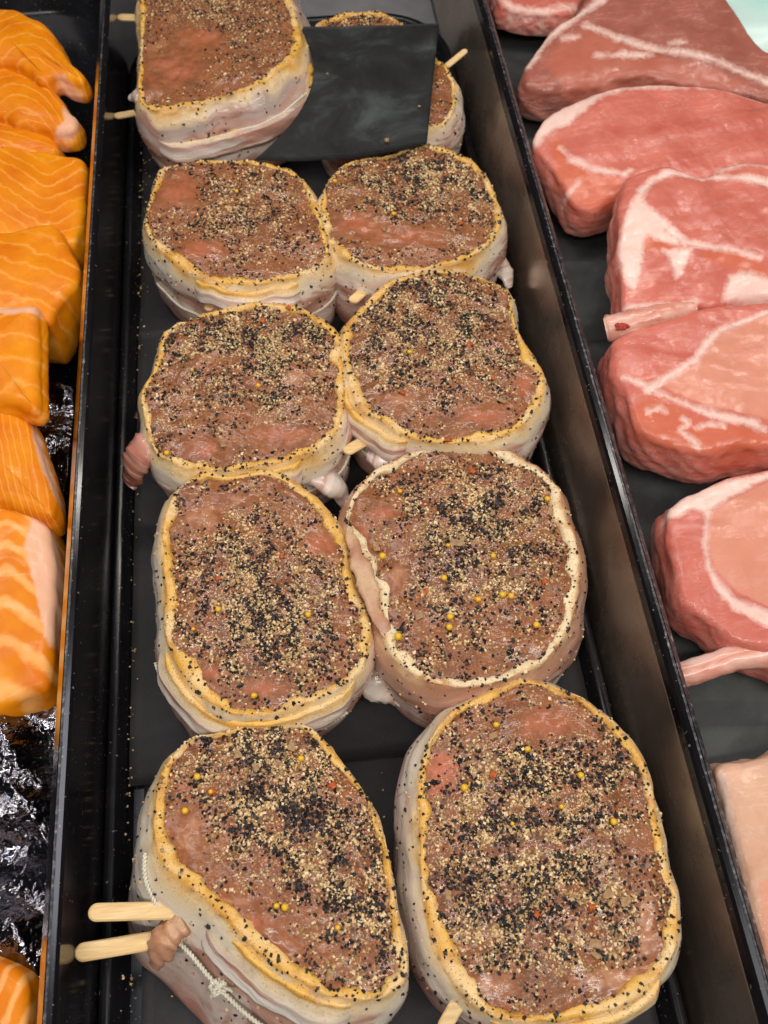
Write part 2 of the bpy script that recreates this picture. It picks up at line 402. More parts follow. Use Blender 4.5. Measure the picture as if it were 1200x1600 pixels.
def bone_material():
    m = Mat('rib_bone_membrane'); o = m.obj()
    n = m.noise(m.n('Mapping', {'Vector': o, 'Scale': (30, 120, 120)}).outputs[0], 1.0, 4, .6, .6); n2 = m.noise(o, 200, 3)
    c = m.ramp(n, [(.32, (.58, .16, .10)), (.48, (.74, .36, .27)), (.66, (.82, .56, .48))])
    m.set(Base_Color=c, Roughness=.4, Normal=m.bump(n2, .2, .0006), Coat_Weight=.5, Coat_Roughness=.1); m.sss(.2, .004); return m.m
BONE = bone_material()
MARROW = plain('red_bone_marrow', (.45, .045, .03), .4, .5, 900, .8)

def salmon_material(name, wide):
    m = Mat(name); o = m.obj()
    n1 = m.noise(o, 40, 3, .5); n2 = m.noise(o, 90, 3, .5, .4); n3 = m.noise(o, 420, 3)
    ph = m.math('ADD', m.attr('phase'), m.math('MULTIPLY', m.math('SUBTRACT', n2, .5), .6 if wide else 1.0))
    tri = m.math('PINGPONG', ph, .5)
    c = m.ramp(n1, [(.3, (.68, .165, .001)), (.55, (.79, .25, .0015)), (.75, (.86, .34, .003))])
    line = m.ramp(tri, [(.0, .78), (.11, .68), (.26, 0.)]) if wide else m.ramp(tri, [(.0, .62), (.06, .36), (.17, 0.)])
    amt = m.math('MULTIPLY', line, m.ramp(m.noise(o, 60, 3), [(.32, .8 if wide else .35), (.60, 1.)]))
    c = m.mix(amt, c, (.95, .48, .15) if wide else (.95, .45, .09))
    bl = m.ramp(m.math('ADD', m.attr('belly'), m.math('MULTIPLY', m.math('SUBTRACT', n2, .5), 1.1)), [(.36, 0.), (.70, 1.)])
    c = m.mix(m.math('MULTIPLY', bl, .88), c, (.80, .46, .31))
    b = m.bump(tri, .2, .0006); b = m.bump(n3, .15, .0004, b)
    m.set(Base_Color=c, Roughness=.5, Normal=b, Specular_IOR_Level=.25, Coat_Weight=.12, Coat_Roughness=.10, Coat_Normal=b)
    m.sss(.3, .006, (1., .4, .1)); return m.m
SALM = salmon_material('salmon_flesh', False); SALMW = salmon_material('salmon_flesh_wide', True)

# ------------------------------------------------------------------ the setting and the case fittings
H = .067
counter = box('counter', (-1.2, -.6, -.040), (1.4, 1.6, -.012), STEEL, bev=0, kind='structure')

def divider(name, label, xo, xi, chamfer_side, slope=0.):
    """long upright board with a polished inner chamfer and a worn top edge"""
    y0, y1 = -.25, 1.15
    lo, hi = min(xo, xi), max(xo, xi)
    t = thing(name, label, 'divider', ((xo+xi)/2, .4, -.012), 'black dividers between the trays')
    L = t.location
    s = 1 if xo > xi else -1           # direction towards the outer side
    ch = .0030
    # board with a slanted outer top corner; the slant and the worn arris are strips of their own
    sec = [(xi-s*slope, -.012), (xi, H-.0012), (xi+s*.0012, H), (xo-s*ch, H), (xo, H-ch), (xo, -.012)]
    P = np.array([[(x, y, z) for x, z in sec] for y in np.linspace(y0, y1, 3)])
    me = rings_mesh('board', P, DIVIDER, L, True, s < 0, None, False, True); link('board', me, t)
    yy = np.linspace(y0+.001, y1-.001, 500)
    wob = .00012*sn(yy, yy*0, .01, 5)
    e = np.array([[(xo-s*ch+s*.0002, y, H+.0002), (xo-s*ch-s*(.0004+.0001)+wv, y, H+.00035), (xo-s*ch-s*.0008+wv, y, H+.0001)] for y, wv in zip(yy, wob)])
    link('worn_edge', rings_mesh('worn_edge', e, EDGE, L, False, s > 0), t)
    c = np.array([[(xo-s*(ch-.0002), y, H+.00005), (xo-s*.0001, y, H-ch+.0002)] for y in (y0+.001, y1-.001)])
    c = c+np.array([s*.0003, 0, .0003])
    link('chamfer', rings_mesh('chamfer', c, CHAMFER if chamfer_side else EDGE, L, False, s < 0, None, False), t)
    if slope:
        zt_, zl = H-.0065, -.006
        f_ = lambda z: xi-s*slope*(H-.0012-z)/(H+.0108)-s*.0003
        c = np.array([[(f_(zl), y, zl), (f_(zt_), y, zt_), (f_(zt_)+s*.0003, y, zt_+.0004)] for y in (y0+.001, y1-.001)])
        link('polished_face', rings_mesh('polished_face', c, POLISHED, L, False, s < 0, None, False), t)
    return t
divider('tray_divider', 'long black acrylic divider between the salmon and the peppered steaks', -.1185, -.1115, True)
divider('tray_divider', 'long black acrylic divider between the peppered steaks and the raw pork chops', .1415, .1345, False, .0105)

def rounded_tray(name, label, x0, x1, y0, y1, zf, hrim, rad, lip, mat):
    """shallow tray with rounded corners, a turned lip and an open floor"""
    t = thing(name, label, 'tray', ((x0+x1)/2, (y0+y1)/2, -.012))
    def rr(off, r):
        out = []
        for cx, cy, a0 in ((x1-rad, y1-rad, 0), (x0+rad, y1-rad, 90), (x0+rad, y0+rad, 180), (x1-rad, y0+rad, 270)):
            for a in np.linspace(a0, a0+90, 14): out.append((cx+(rad+off)*math.cos(math.radians(a)), cy+(rad+off)*math.sin(math.radians(a))))
        return np.array(out)
    prof = [(0, -.011), (0, zf+hrim-.001), (-.0008, zf+hrim), (-lip+.0008, zf+hrim), (-lip, zf+hrim-.001), (-lip-.003, zf+.0025), (-lip-.0055, zf)]
    P = np.array([np.c_[rr(o, rad), np.full(56, z)] for o, z in prof])
    me = rings_mesh('rim', P, mat, t.location, True, True); link('rim', me, t)
    Q = np.array([np.c_[rr(-lip-.0054, rad), np.full(56, zf+.00015)], np.c_[rr(-lip-.02, rad), np.full(56, zf+.0001)], np.c_[np.full(56, (x0+x1)/2), np.full(56, (y0+y1)/2), np.full(56, zf)]])
    link('floor', rings_mesh('floor', Q, mat, t.location, True, True), t)
    return t
rounded_tray('steak_tray', 'shallow black tray with rounded far corners under the peppered steaks', -.1112, .1235, -.2, .70, .0, .012, .055, .005, TRAYM)
rounded_tray('salmon_tray', 'shallow black tray with rounded far corners under the salmon fillets', -.42, -.1190, -.2, .735, .012, .030, .055, .005, TRAYM)
rounded_tray('pork_tray', 'black tray under the raw pork chops, right of the divider', .1420, .48, -.2, 1.0, .012, .006, .03, .004, TRAYM)

def sheet(name, label, corners, mat, cat='paper', nu=40, nv=40, wav=.0006, seed=1, thick=.0003, bow=0., kind=None, lbow=0.):
    """sheet of paper with thickness between four corner points (3-D), gently uneven"""
    c = np.array(corners, float); u = np.linspace(0, 1, nu)[None, :, None]; v = np.linspace(0, 1, nv)[:, None, None]
    P = (c[0]*(1-u)+c[1]*u)*(1-v)+(c[3]*(1-u)+c[2]*u)*v
    P[..., 2] += wav*sn(P[..., 0], P[..., 1], .07, seed)
    if bow: P = P+bow*(np.array(c[3]-c[0])/np.linalg.norm(c[3]-c[0]))*((v**3)*4*u*(1-u))
    if lbow: P = P+lbow*(np.array(c[1]-c[0])/np.linalg.norm(c[1]-c[0]))*(((1-u)**3)*4*v*(1-v))
    loc = c.mean(0)
    Q = P.copy(); Q[..., 2] -= thick
    f = rings_faces(nv, nu, False); g = f[:, ::-1]+nv*nu
    b = np.r_[np.arange(nu), (np.arange(1, nv)*nu+nu-1), ((nv-1)*nu+np.arange(nu-2, -1, -1)), (np.arange(nv-2, 0, -1)*nu)]
    b2 = np.roll(b, -1); e = np.stack([b, b2, b2+nv*nu, b+nv*nu], 1)
    A = np.vstack([f, g, e])
    me = raw_mesh(name, np.vstack([P.reshape(-1, 3), Q.reshape(-1, 3)])-loc, A.ravel(), [4]*len(A), mat, True)
    pr = dict(label=label, category=cat)
    return link(name, me, None, loc, **pr)
def sq(x0, x1, y0, y1, z): return [(x0, y1, z), (x1, y1, z), (x1, y0, z), (x0, y0, z)]
yl = float(U(np.array(207.), np.array(1230.), 0.002)[1])
sheet('liner_paper', 'black paper liner lying under the far peppered steaks', sq(-.1025, .1155, .40, .665, .0022), PAPER, seed=3)
sheet('liner_paper', 'matte black paper liner showing between the four nearest peppered steaks', sq(-.1025, .1155, yl, .405, .0034), PAPER, seed=4)
sheet('liner_paper', 'black paper on the tray floor under the nearest end of the row', sq(-.0960, .1140, -.15, yl+.02, .0016), PAPER, seed=5)
# right tray: overlapping pieces of black paper
sheet('liner_paper', 'black paper under the farthest raw pork chops', sq(.1475, .47, .335, .97, .0200), PAPERR, seed=6)
sheet('liner_paper', 'grey speckled black paper under the bone-in pork chops', [(.1480, .350, .0232), (.47, .372, .0232), (.47, .118, .0232), (.1480, .099, .0232)], PAPERR, seed=7)

# ------------------------------------------------------------------ peppered steaks wrapped in bacon
STEAKS = 'bacon wrapped peppered steaks in the centre tray'
def gauss_density(px, py, base, gs):
    d = np.full(px.shape, base*.62, float)
    for (x, y, sx, sy, a) in gs: d = d+a*np.exp(-((px-x)/sx)**2-((py-y)/sy)**2)
    return np.clip(d, 0.0, 1.0)
ORDER = [0]
def steak(label, outline, z0, g=(0, 0), rim=.0055, shift=(0, 0), flare=.002, bulge=.003, zbase=.0042, mat='yellow',
          dens=(.35, []), count=3000, red=[], pale=[], seeds=[], onions=[], chilis=[], ends=[], near=True, tone=None, sidepep=160, N=260, rimmod=[]):
    ORDER[0] += 1; sd = ORDER[0]*101; r = np.random.default_rng(sd)
    dens = (dens[0], list(dens[1])+[(x_, y_, sx_*.9, sy_*.9, -.6) for (x_, y_, sx_, sy_, *_k) in list(red)+list(pale)])
    pl = plane(outline, z0, *g)
    o_px = smooth_closed(outline, N)
    O = UPl(o_px[:, 0], o_px[:, 1], pl)[:, :2]
    a = np.sum(O[:, 0]*np.roll(O[:, 1], -1)-np.roll(O[:, 0], -1)*O[:, 1])
    if a < 0: O = O[::-1]; o_px = o_px[::-1]
    O = blur_c(O, 6); n = blur_c(normals2(O), 14); n /= np.linalg.norm(n, axis=1)[:, None]
    arc = np.r_[0, np.cumsum(np.linalg.norm(np.diff(O, axis=0), axis=1))]; per = arc[-1]+np.linalg.norm(O[0]-O[-1])
    ca, sa = np.cos(arc/per*2*math.pi)*per/6.283, np.sin(arc/per*2*math.pi)*per/6.283
    cen = O.mean(0); loc = np.array([cen[0], cen[1], zbase])
    t = thing('bacon_wrapped_steak', label, 'steak', loc, STEAKS)
    opx = np.stack(PR(np.c_[O, zpl(pl, O[:, 0], O[:, 1])]), 1)
    wr = rim*(.90+.36*sn(ca, sa, .03, sd)+.20*sn(ca, sa, .010, sd+1))
    for (x, y, s, k) in rimmod: wr = wr*(1+(k-1)*np.exp(-((opx[:, 0]-x)**2+(opx[:, 1]-y)**2)/s**2))
    # --- meat face
    I = O-n*(wr*.72)[:, None]; I = blur_c(I, 10); c = I.mean(0)
    R = 84 if near else 60
    s = np.linspace(0, 1, R)**.85
    xy = c+(I-c)[None]*s[:, None, None]
    def top_z(x, y, s_):
        return (zpl(pl, x, y)+.0020*(1-s_**2)-.0012*s_**10+.0014*sn(x, y, .030, sd+2)+.00035*sn(x, y, .009, sd+3)+.00014*sn(x, y, .0032, sd+4))
    z = top_z(xy[..., 0], xy[..., 1], s[:, None])
    M = np.concatenate([xy, z[..., None]], -1)
    mpx, mpy = PR(M)
    D = gauss_density(mpx, mpy, *dens)
    def blobs(L):
        v = np.zeros(mpx.shape)
        for (x, y, sx, sy, *k_) in L: v = np.maximum(v, (k_[0] if k_ else .62)*np.clip(1.35-1.35*np.sqrt(((mpx-x)/sx)**2+((mpy-y)/sy)**2)+.35*sn(mpx*.0003, mpy*.0003, .006, sd+9), 0, 1))
        return v
    me = rings_mesh('meat', M, MEAT, loc, True, False, dict(red=blobs(red), pale=blobs(pale), dust=np.clip(D*1.1+.12, 0, 1)))
    meat = link('meat', me, t)
    # --- bacon wrapped round the side, its top edge folded over as the rim
    B = cen+(O-cen)*.985+np.array(shift)+n*flare
    B = blur_c(B, 20)
    ledge = .42+.10*sn(ca, sa, .05, sd+5)
    zt = zpl(pl, O[:, 0], O[:, 1])
    top = .0008*sn(ca, sa, .014, sd+6)+.0003*sn(ca, sa, .005, sd+7)
    zI = top_z(I[:, 0], I[:, 1], np.ones(N))
    lift = np.clip(wr/rim, .0, 1.15)
    rows, bands = [], []
    for k, (f, dz) in enumerate([(.98, -.0025), (.90, -.0003), (.76, .0003), (.55, .0006), (.30, .0005), (.10, -.0002), (0., -.0013)]):
        wob = .0004*sn(ca+k*.011, sa, .006, sd+8)
        q = O-n*(wr*f)[:, None]+n*wob[:, None]
        zz = zt*(1-f)+f*zI+(f*.0006+dz*(1 if dz < 0 else .85))*(lift if dz > -.002 else 1)+top*(1 if k > 0 else 0)
        rows.append(np.c_[q, zz]); bands.append(np.full(N, .24*k/6))
    ns = 30
    for k in range(1, ns+1):
        v = k/ns
        zz = (zt-.0007+top*(1-v))*(1-v)+zbase*v
        vv = v**1.1
        q = O*(1-vv)+B*vv
        push = bulge*np.sin(math.pi*min(1, v*1.02))+.0022/(1+np.exp((v-ledge)/.022))*min(1, v*7)
        push = push+.0009*sn(ca, sa+v*.03, .030, sd+10)+.00018*sn(ca*.8, sa*.8+v*.20, .016, sd+11)
        if v > .9: push = push-.004*((v-.9)/.1)**2
        q = q+n*np.reshape(push, (-1, 1))
        rows.append(np.c_[q, zz]); bands.append(.24+.76*v+.05*sn(ca, sa, .03, sd+12))
    S = np.array(rows); bd = np.array(bands); ar = np.broadcast_to(ca+sa*.6, bd.shape)
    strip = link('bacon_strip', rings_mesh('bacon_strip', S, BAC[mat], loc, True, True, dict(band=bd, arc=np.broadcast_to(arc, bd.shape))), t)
    # --- overlapping loose end of the strip (a second layer over part of the way round)
    def idx(p): return int(np.argmin((opx[:, 0]-p[0])**2+(opx[:, 1]-p[1])**2))
    for (p0, p1, drop, out, hgt) in ends:
        i0, i1 = idx(p0), idx(p1); L = (i1-i0) % N; ii = (i0+np.arange(L+1)) % N
        e = np.linspace(0, 1, L+1); env = np.clip(np.minimum(e, 1-e)*9, 0, 1)**.6
        dr = drop*(.35+.65*env)+.0012*sn(ca[ii], sa[ii], .02, sd+13)+(.004*(1-env))
        rr_, bb = [], []
        zu = zt[ii]-dr
        for k, (f, dz) in enumerate([(-.0026, -.004), (-.0004, .0004), (.0007, .0012), (.0019, .0011), (.0028, .0002), (.0033, -.0015)]):
            q = O[ii]+n[ii]*((f+.001)*env+out*env+.0004*sn(ca[ii]+k*.01, sa[ii], .008, sd+14))[:, None]-n[ii]*(.0012*(1-env))[:, None]
            rr_.append(np.c_[q, zu+dz]); bb.append(.24*k/5)
        for v in np.linspace(.08, 1, 12):
            zz = zu-.0015-hgt*v
            w_ = np.clip((zt[ii]-zz)/(zt[ii]-zbase), 0, 1)[:, None]
            q = O[ii]*(1-w_)+B[ii]*w_+n[ii]*((bulge*np.sin(math.pi*w_[:, 0])+.0048+out)*env+.0004*sn(ca[ii], sa[ii]+v*.03, .02, sd+15)-.002*(v > .95))[:, None]
            rr_.append(np.c_[q, zz]); bb.append(.26+.55*v)
        E_ = np.array(rr_); b_ = np.broadcast_to(np.array(bb)[:, None], E_.shape[:2])
        link('bacon_end', rings_mesh('bacon_end', E_, BAC[mat], loc, False, True, dict(band=b_, arc=np.broadcast_to(arc[ii]+.4, b_.shape))), strip)
    # --- seasoning
    def sample(k, seed, dfun):
        q = np.random.default_rng(seed); th = q.uniform(0, N, k*6); ss = np.sqrt(q.uniform(0.0, 1.02, k*6))
        i = th.astype(int) % N; u = th-np.floor(th); j = (i+1) % N
        e = I[i]*(1-u)[:, None]+I[j]*u[:, None]; p = c+(e-c)*np.minimum(ss, 1.03)[:, None]
        zz = top_z(p[:, 0], p[:, 1], np.minimum(ss, 1)); P3 = np.c_[p, zz]
        A = np.linalg.norm(e-c, axis=1); A = (A/A.max())**2
        x, y = PR(P3); d = dfun(x, y, p)*A
        keep = q.uniform(0, 1, len(d)) < d
        return P3[keep][:k]
    nrm = np.array([-pl[1], -pl[2], 1.]); nrm /= np.linalg.norm(nrm)
    def dk(x, y, p):
        return gauss_density(x, y, *dens)*np.clip(.50+1.0*sn(p[:, 0], p[:, 1], .013, sd+20), .05, 1)
    def dt(x, y, p):
        return gauss_density(x, y, *dens)*np.clip(.50+1.0*sn(p[:, 0], p[:, 1], .012, sd+21)+.35*sn(p[:, 0], p[:, 1], .013, sd+20), .05, 1)
    def rim_pts(k, seed, lo, hi):
        q = np.random.default_rng(seed); i = q.integers(0, N, k); kk = q.integers(lo, hi, k)
        j = (i+1) % N; u = q.uniform(0, 1, k)[:, None]
        a_, b_ = S[kk, i]*(1-u)+S[kk, j]*u, S[kk+1, i]*(1-u)+S[kk+1, j]*u
        v = q.uniform(0, 1, k)[:, None]; p = a_*(1-v)+b_*v
        nn = np.cross(S[kk, j]-S[kk, i], S[kk+1, i]-S[kk, i]); nn /= np.linalg.norm(nn, axis=1)[:, None]+1e-12
        sgn = np.sign(np.sum(nn*np.c_[n[i], np.full(k, .8)], 1))[:, None]
        return p, nn*sgn
    for nm, mt, k, lo, hi, fl, df, kr in (('black_pepper', BLACKP, int(count*.84), .0005, .0019, .40, dk, 1.0), ('cracked_spice', TANP, int(count*.95), .00055, .0016, .42, dt, .55)):
        P3 = sample(k, sd+30+len(nm), df); Nn = np.tile(nrm, (len(P3), 1))
        pr, nr = rim_pts(int(sidepep*1.1*kr), sd+31+len(nm), 1, 6); ps, nsd = rim_pts(int(sidepep*1.5*kr), sd+32+len(nm), 7, 26)
        P3 = np.vstack([P3, pr, ps]); Nn = np.vstack([Nn, nr, nsd])
        sz = lo+(hi-lo)*r.beta(1.2, 2.8, len(P3))
        V, Fq = flakes(P3, Nn, sz, fl, .50, sd+33, .40, .6)
        link(nm, raw_mesh(nm, V-loc, Fq.ravel(), [4]*len(Fq), mt, False), t, kind='stuff')
    def on_top(x, y):
        p = UPl(np.array(float(x)), np.array(float(y)), (pl[0]+.001, *pl[1:]))
        return np.array([p[0], p[1], float(top_z(p[0], p[1], .5))])
    for (x, y, *rs) in seeds:
        rad = (rs[0] if rs else .00105)*1.35; p = on_top(x, y)
        me = bpy.data.meshes.new('mustard_seed')
        link('mustard_seed', SEED_ME, t, p-loc+np.array([0, 0, rad*.62])).scale = (rad, rad*r.uniform(.9, 1.05), rad*r.uniform(.85, 1))
    for (x, y, *rs) in onions:
        sz = rs[0] if rs else .004; p = on_top(x, y)
        ob = link('onion_flake', ONION_ME[r.integers(0, 3)], t, p-loc+np.array([0, 0, .0005]))
        ob.scale = (sz, sz*r.uniform(.55, .85), .0008); ob.rotation_euler = (r.normal(0, .12), r.normal(0, .12), r.uniform(0, 6.28))
    for (x, y) in chilis:
        p = on_top(x, y); sz = r.uniform(.0018, .0026)
        ob = link('chili_flake', CHILI_ME, t, p-loc+np.array([0, 0, .0004]))
        ob.scale = (sz, sz*.7, .0008); ob.rotation_euler = (r.normal(0, .2), r.normal(0, .2), r.uniform(0, 6.28))
    return dict(t=t, loc=loc, S=S, O=O, n=n, opx=opx, idx=idx, zt=zt, pl=pl, B=B)

def ball(name, mat, nu=14, nv=9, jit=0., seed=0, flatten=False):
    a = np.linspace(0, 2*math.pi, nu, endpoint=False); e = np.linspace(-math.pi/2+.001, math.pi/2-.001, nv)
    P = np.stack([np.cos(e)[:, None]*np.cos(a)[None], np.cos(e)[:, None]*np.sin(a)[None], np.sin(e)[:, None]+0*a[None]], -1)
    if jit: P = P*(1+jit*sn(P[..., 0], P[..., 1], 1.3, seed, P[..., 2]))[..., None]
    return rings_mesh(name, P, mat, (0, 0, 0), True, False)
SEED_ME = ball('mustard_seed', MUSTARD, 12, 8, .05, 3)
ONION_ME = [ball('onion_flake', ONION, 10, 6, .45, 11+k) for k in range(3)]
for me_ in ONION_ME:
    v = np.zeros(len(me_.vertices)*3, np.float32); me_.vertices.foreach_get('co', v); v *= .5; me_.vertices.foreach_set('co', v)
CHILI_ME = ball('chili_flake', CHILI, 7, 5, .5, 21)

def stick(st, base, tip, w=.0056, th=.0019, nm='skewer_stick'):
    """flat rounded wooden stick between two points, pushed through the steak"""
    base, tip = np.array(base, float), np.array(tip, float); d = tip-base; Ln = np.linalg.norm(d); d /= Ln
    sdir = np.cross(d, [0, 0, 1.]); sdir /= np.linalg.norm(sdir); up = np.cross(sdir, d)
    a = np.linspace(-math.pi/2, math.pi/2, 13)
    out = np.r_[[(0, -w/2)], np.c_[Ln-w/2+w/2*np.cos(a), w/2*np.sin(a)], [(0, w/2)]]
    rows = []
    for ins, zz in ((.0006, -th/2), (0, -th/2+.0005), (0, th/2-.0005), (.0006, th/2)):
        q = out.copy(); c = np.array([Ln*.5, 0]); q = c+(q-c)*np.array([1-2*ins/Ln, 1-2*ins/w])
        rows.append(q[:, :1]*1.0*d+q[:, 1:]*sdir+zz*up+base)
    P = np.array(rows)-st['loc']
    R, N = P.shape[:2]; f = rings_faces(R, N, True)
    loops = list(f.ravel())+list(range(N))[::-1]+list(range((R-1)*N, R*N))
    me = raw_mesh(nm, P.reshape(-1, 3), loops, [4]*len(f)+[N, N], WOOD, False)
    return link(nm, me, st['t'])
def at(x, y, z): return U(np.array(float(x)), np.array(float(y)), z)
def ats(x, y, z): return at(x, y, z+.010)
def side_path(st, p0, p1, v0, v1, n=60, off=.0005):
    """points along the side of the wrap, from outline spot p0 to p1 (counter-clockwise), at heights v0..v1"""
    N = st['O'].shape[0]; i0, i1 = st['idx'](p0), st['idx'](p1); L = (i1-i0) % N
    t = np.linspace(0, 1, n); out = []
    for k in t:
        i = (i0+k*L); a = int(i) % N; b = (a+1) % N; u = i-int(i)
        v = 7+29*(v0+(v1-v0)*k); j = int(v); w_ = v-j; j2 = min(j+1, st['S'].shape[0]-1)
        p = (st['S'][j, a]*(1-u)+st['S'][j, b]*u)*(1-w_)+(st['S'][j2, a]*(1-u)+st['S'][j2, b]*u)*w_
        nn = st['n'][a]; out.append(p+np.array([nn[0], nn[1], .25])*off)
    out = np.array(out); k = np.ones(5)/5
    for c in range(3): out[2:-2, c] = np.convolve(out[:, c], k, 'valid')
    return out

A = steak('peppered steak with knotted white twine and two wooden sticks poking out on the left',
  [(258,1195),(246,1225),(240,1262),(237,1303),(248,1345),(280,1378),(313,1400),(350,1437),(400,1490),(467,1537),(533,1562),(590,1560),(632,1534),(638,1500),(630,1460),(620,1415),(607,1333),(580,1257),(543,1200),(510,1160),(480,1133),(443,1123),(405,1126),(347,1145),(305,1148),(280,1168)],
  .058, (-.10, -.10), .0056, (-.0235, -.0265), .000, .0030, mat='tied', dens=(.22, [(450,1250,110,110,1.0), (560,1400,55,110,.8), (390,1175,80,40,.6)]), count=3900,
  red=[(400,1445,40,16), (420,1475,50,18)], pale=[(360,1408,45,10), (300,1300,28,50)], seeds=[(290,1268),(309,1215),(433,1417,.0009),(446,1419),(528,1450,.0008),(471,1188),(330,1238,.0008)],
  onions=[(456,1167,.0045),(516,1523,.0042),(400,1200,.004),(372,1180,.004),(545,1380,.0034),(500,1240,.003)], chilis=[(333,1237),(520,1230)],
  ends=[((330,1418), (560,1562), .0030, -.0004, .007)], rimmod=[(300,1400,50,1.5), (625,1520,40,1.5), (400,1126,130,.30), (590,1270,130,.35), (250,1230,50,.6)])
B = steak('large peppered steak with a raw red patch at its corner, nearest on the right',
  [(652,1233),(655,1333),(660,1400),(670,1453),(690,1510),(720,1550),(760,1583),(800,1596),(867,1597),(933,1588),(987,1567),(1027,1533),(1055,1487),(1063,1433),(1058,1393),(1043,1350),(1033,1300),(1020,1233),(1002,1180),(973,1140),(947,1117),(913,1093),(880,1077),(840,1063),(800,1062),(750,1085),(713,1107),(685,1135),(662,1175)],
  .053, (.05, 0), .0056, (-.0095, .001), .001, .003, dens=(.34, [(800,1300,130,130,1.0), (910,1440,110,80,.8), (760,1210,70,60,.4), (960,1200,50,80,.4), (760,1460,60,50,.4)]), count=5200,
  red=[(690,1205,40,46,1.15), (860,1130,60,30)], pale=[(960,1530,70,26), (1010,1440,18,80), (760,1540,60,22)], seeds=[(726,1230,.0012),(907,1212),(823,1174),(957,1286),(877,1261,.0008),(775,1134),(800,1288,.0007)],
  onions=[(952,1396,.006),(978,1408,.005),(930,1474,.0045),(932,1492,.004),(846,1390,.0036),(700,1400,.0045),(770,1150,.004),(860,1250,.003),(905,1330,.0035)], chilis=[(838,1430),(925,1418),(770,1212)],
  ends=[((760,1575), (1040,1520), .0030, -.0003, .014)], rimmod=[(1040,1440,70,1.5), (690,1150,60,.5), (850,1065,90,.5), (960,1130,60,.7), (740,1535,40,1.5)])
C = steak('peppered steak with doubled yellow bacon rim, second from the front on the left',
  [(262,790),(252,830),(253,885),(258,935),(256,975),(262,1010),(278,1045),(305,1082),(345,1108),(390,1118),(440,1112),(490,1094),(535,1072),(567,1043),(580,1000),(577,970),(563,930),(550,885),(543,845),(520,805),(490,772),(445,742),(395,727),(350,728),(310,740),(280,762)],
  .056, (-.03, -.02), .0058, (-.0100, -.0040), .001, .0025, dens=(.26, [(420,900,110,60,.9), (400,1000,120,60,.8), (350,850,60,60,.3)]), count=3600,
  red=[(500,850,38,26), (410,1075,40,14), (330,1050,30,14)], pale=[(370,780,30,9), (320,810,34,26)], seeds=[(482,964),(342,955,.001),(397,1087),(303,985,.0007)],
  onions=[(416,916,.0045),(420,953,.004),(360,915,.004),(470,890,.004),(385,1010,.0036),(330,860,.0035)], chilis=[(342,907),(440,870)],
  ends=[((256,990), (560,1050), .0036, .0004, .010)], rimmod=[(300,1080,60,1.3), (400,728,80,.8)])
D = steak('peppered steak dotted with most yellow mustard seeds, rimmed in white and brown bacon',
  [(540,800),(547,843),(562,895),(583,935),(592,985),(610,1025),(645,1052),(690,1072),(740,1073),(790,1062),(835,1045),(870,1015),(895,970),(907,920),(908,875),(900,835),(887,800),(878,765),(850,735),(805,708),(760,697),(715,694),(665,700),(610,720),(562,755)],
  .054, (.0, -.02), .0054, (.001, -.004), .002, .0035, mat='white', dens=(.34, [(760,800,110,50,.75), (700,900,80,50,.55), (800,870,70,60,.4)]), count=3900,
  red=[(560,850,20,40), (600,800,26,20)], pale=[(620,900,18,30), (870,780,16,40)], seeds=[(598,870,.0013),(694,903,.0011),(703,967,.0012),(702,982,.0012),(622,999,.0013),(838,977,.0012),(747,938,.0011),(785,931,.0012),(798,934,.0011),(855,781,.0011),(770,873,.001),(625,770,.0009),(700,855,.0008)],
  onions=[(713,848,.0075),(588,856,.005),(755,890,.005),(860,800,.005),(770,800,.004),(655,965,.004),(775,770,.004)], chilis=[(738,740),(665,925),(850,912)],
  rimmod=[(570,900,60,2.0), (640,1045,60,1.5), (540,800,40,.7), (890,830,60,1.5)])
E = steak('peppered steak with a curled pink bacon scrap hanging off its left corner',
  [(247,545),(250,525),(262,514),(283,503),(333,485),(397,471),(433,472),(477,483),(510,502),(530,522),(536,560),(538,617),(533,660),(510,692),(465,714),(410,728),(350,735),(300,733),(258,720),(235,690),(225,655),(220,617),(228,598),(240,575)],
  .057, (0, 0), .0054, (.0, -.003), .001, .003, dens=(.24, [(390,530,120,45,1.0), (450,600,60,60,.5), (300,600,60,60,.3)]), count=3300,
  red=[(440,680,60,18), (320,700,40,16)], pale=[(330,560,30,18), (460,590,26,26)], seeds=[(403,600,.001),(262,712),(301,581,.0007)],
  onions=[(355,525,.0045),(330,530,.003),(350,700,.004),(380,495,.0035),(300,560,.003)], chilis=[(410,500),(451,481)], rimmod=[(235,600,60,.35), (300,500,60,.4), (240,680,40,.5), (400,472,60,.6)],
  ends=[((330,735), (470,712), .0036, .0004, .010)])
F = steak('round peppered steak heaped with coarse pepper, third from the front on the right',
  [(533,517),(540,567),(545,605),(560,635),(590,655),(633,680),(677,693),(733,693),(775,688),(815,665),(838,640),(853,607),(850,583),(835,557),(817,530),(803,500),(800,465),(790,448),(767,440),(723,425),(667,423),(633,429),(600,443),(575,467),(550,493)],
  .058, (0, .02), .0055, (-.002, -.003), .001, .003, dens=(.40, [(640,480,110,50,.9), (720,540,110,60,.5), (590,560,50,50,.4)]), count=3600,
  red=[(760,650,50,20), (820,600,16,26)], pale=[(620,625,40,14)], seeds=[(640,553,.001),(560,585,.0007)],
  onions=[(605,500,.0038),(742,500,.004),(782,500,.0034),(637,545,.003),(760,485,.005),(785,628,.0045)], chilis=[(732,541),(770,593),(630,617),(700,690)], rimmod=[(700,424,110,.35), (800,480,40,.4), (580,650,40,1.3)],
  ends=[((545,600), (640,685), .0036, .0010, .010)])
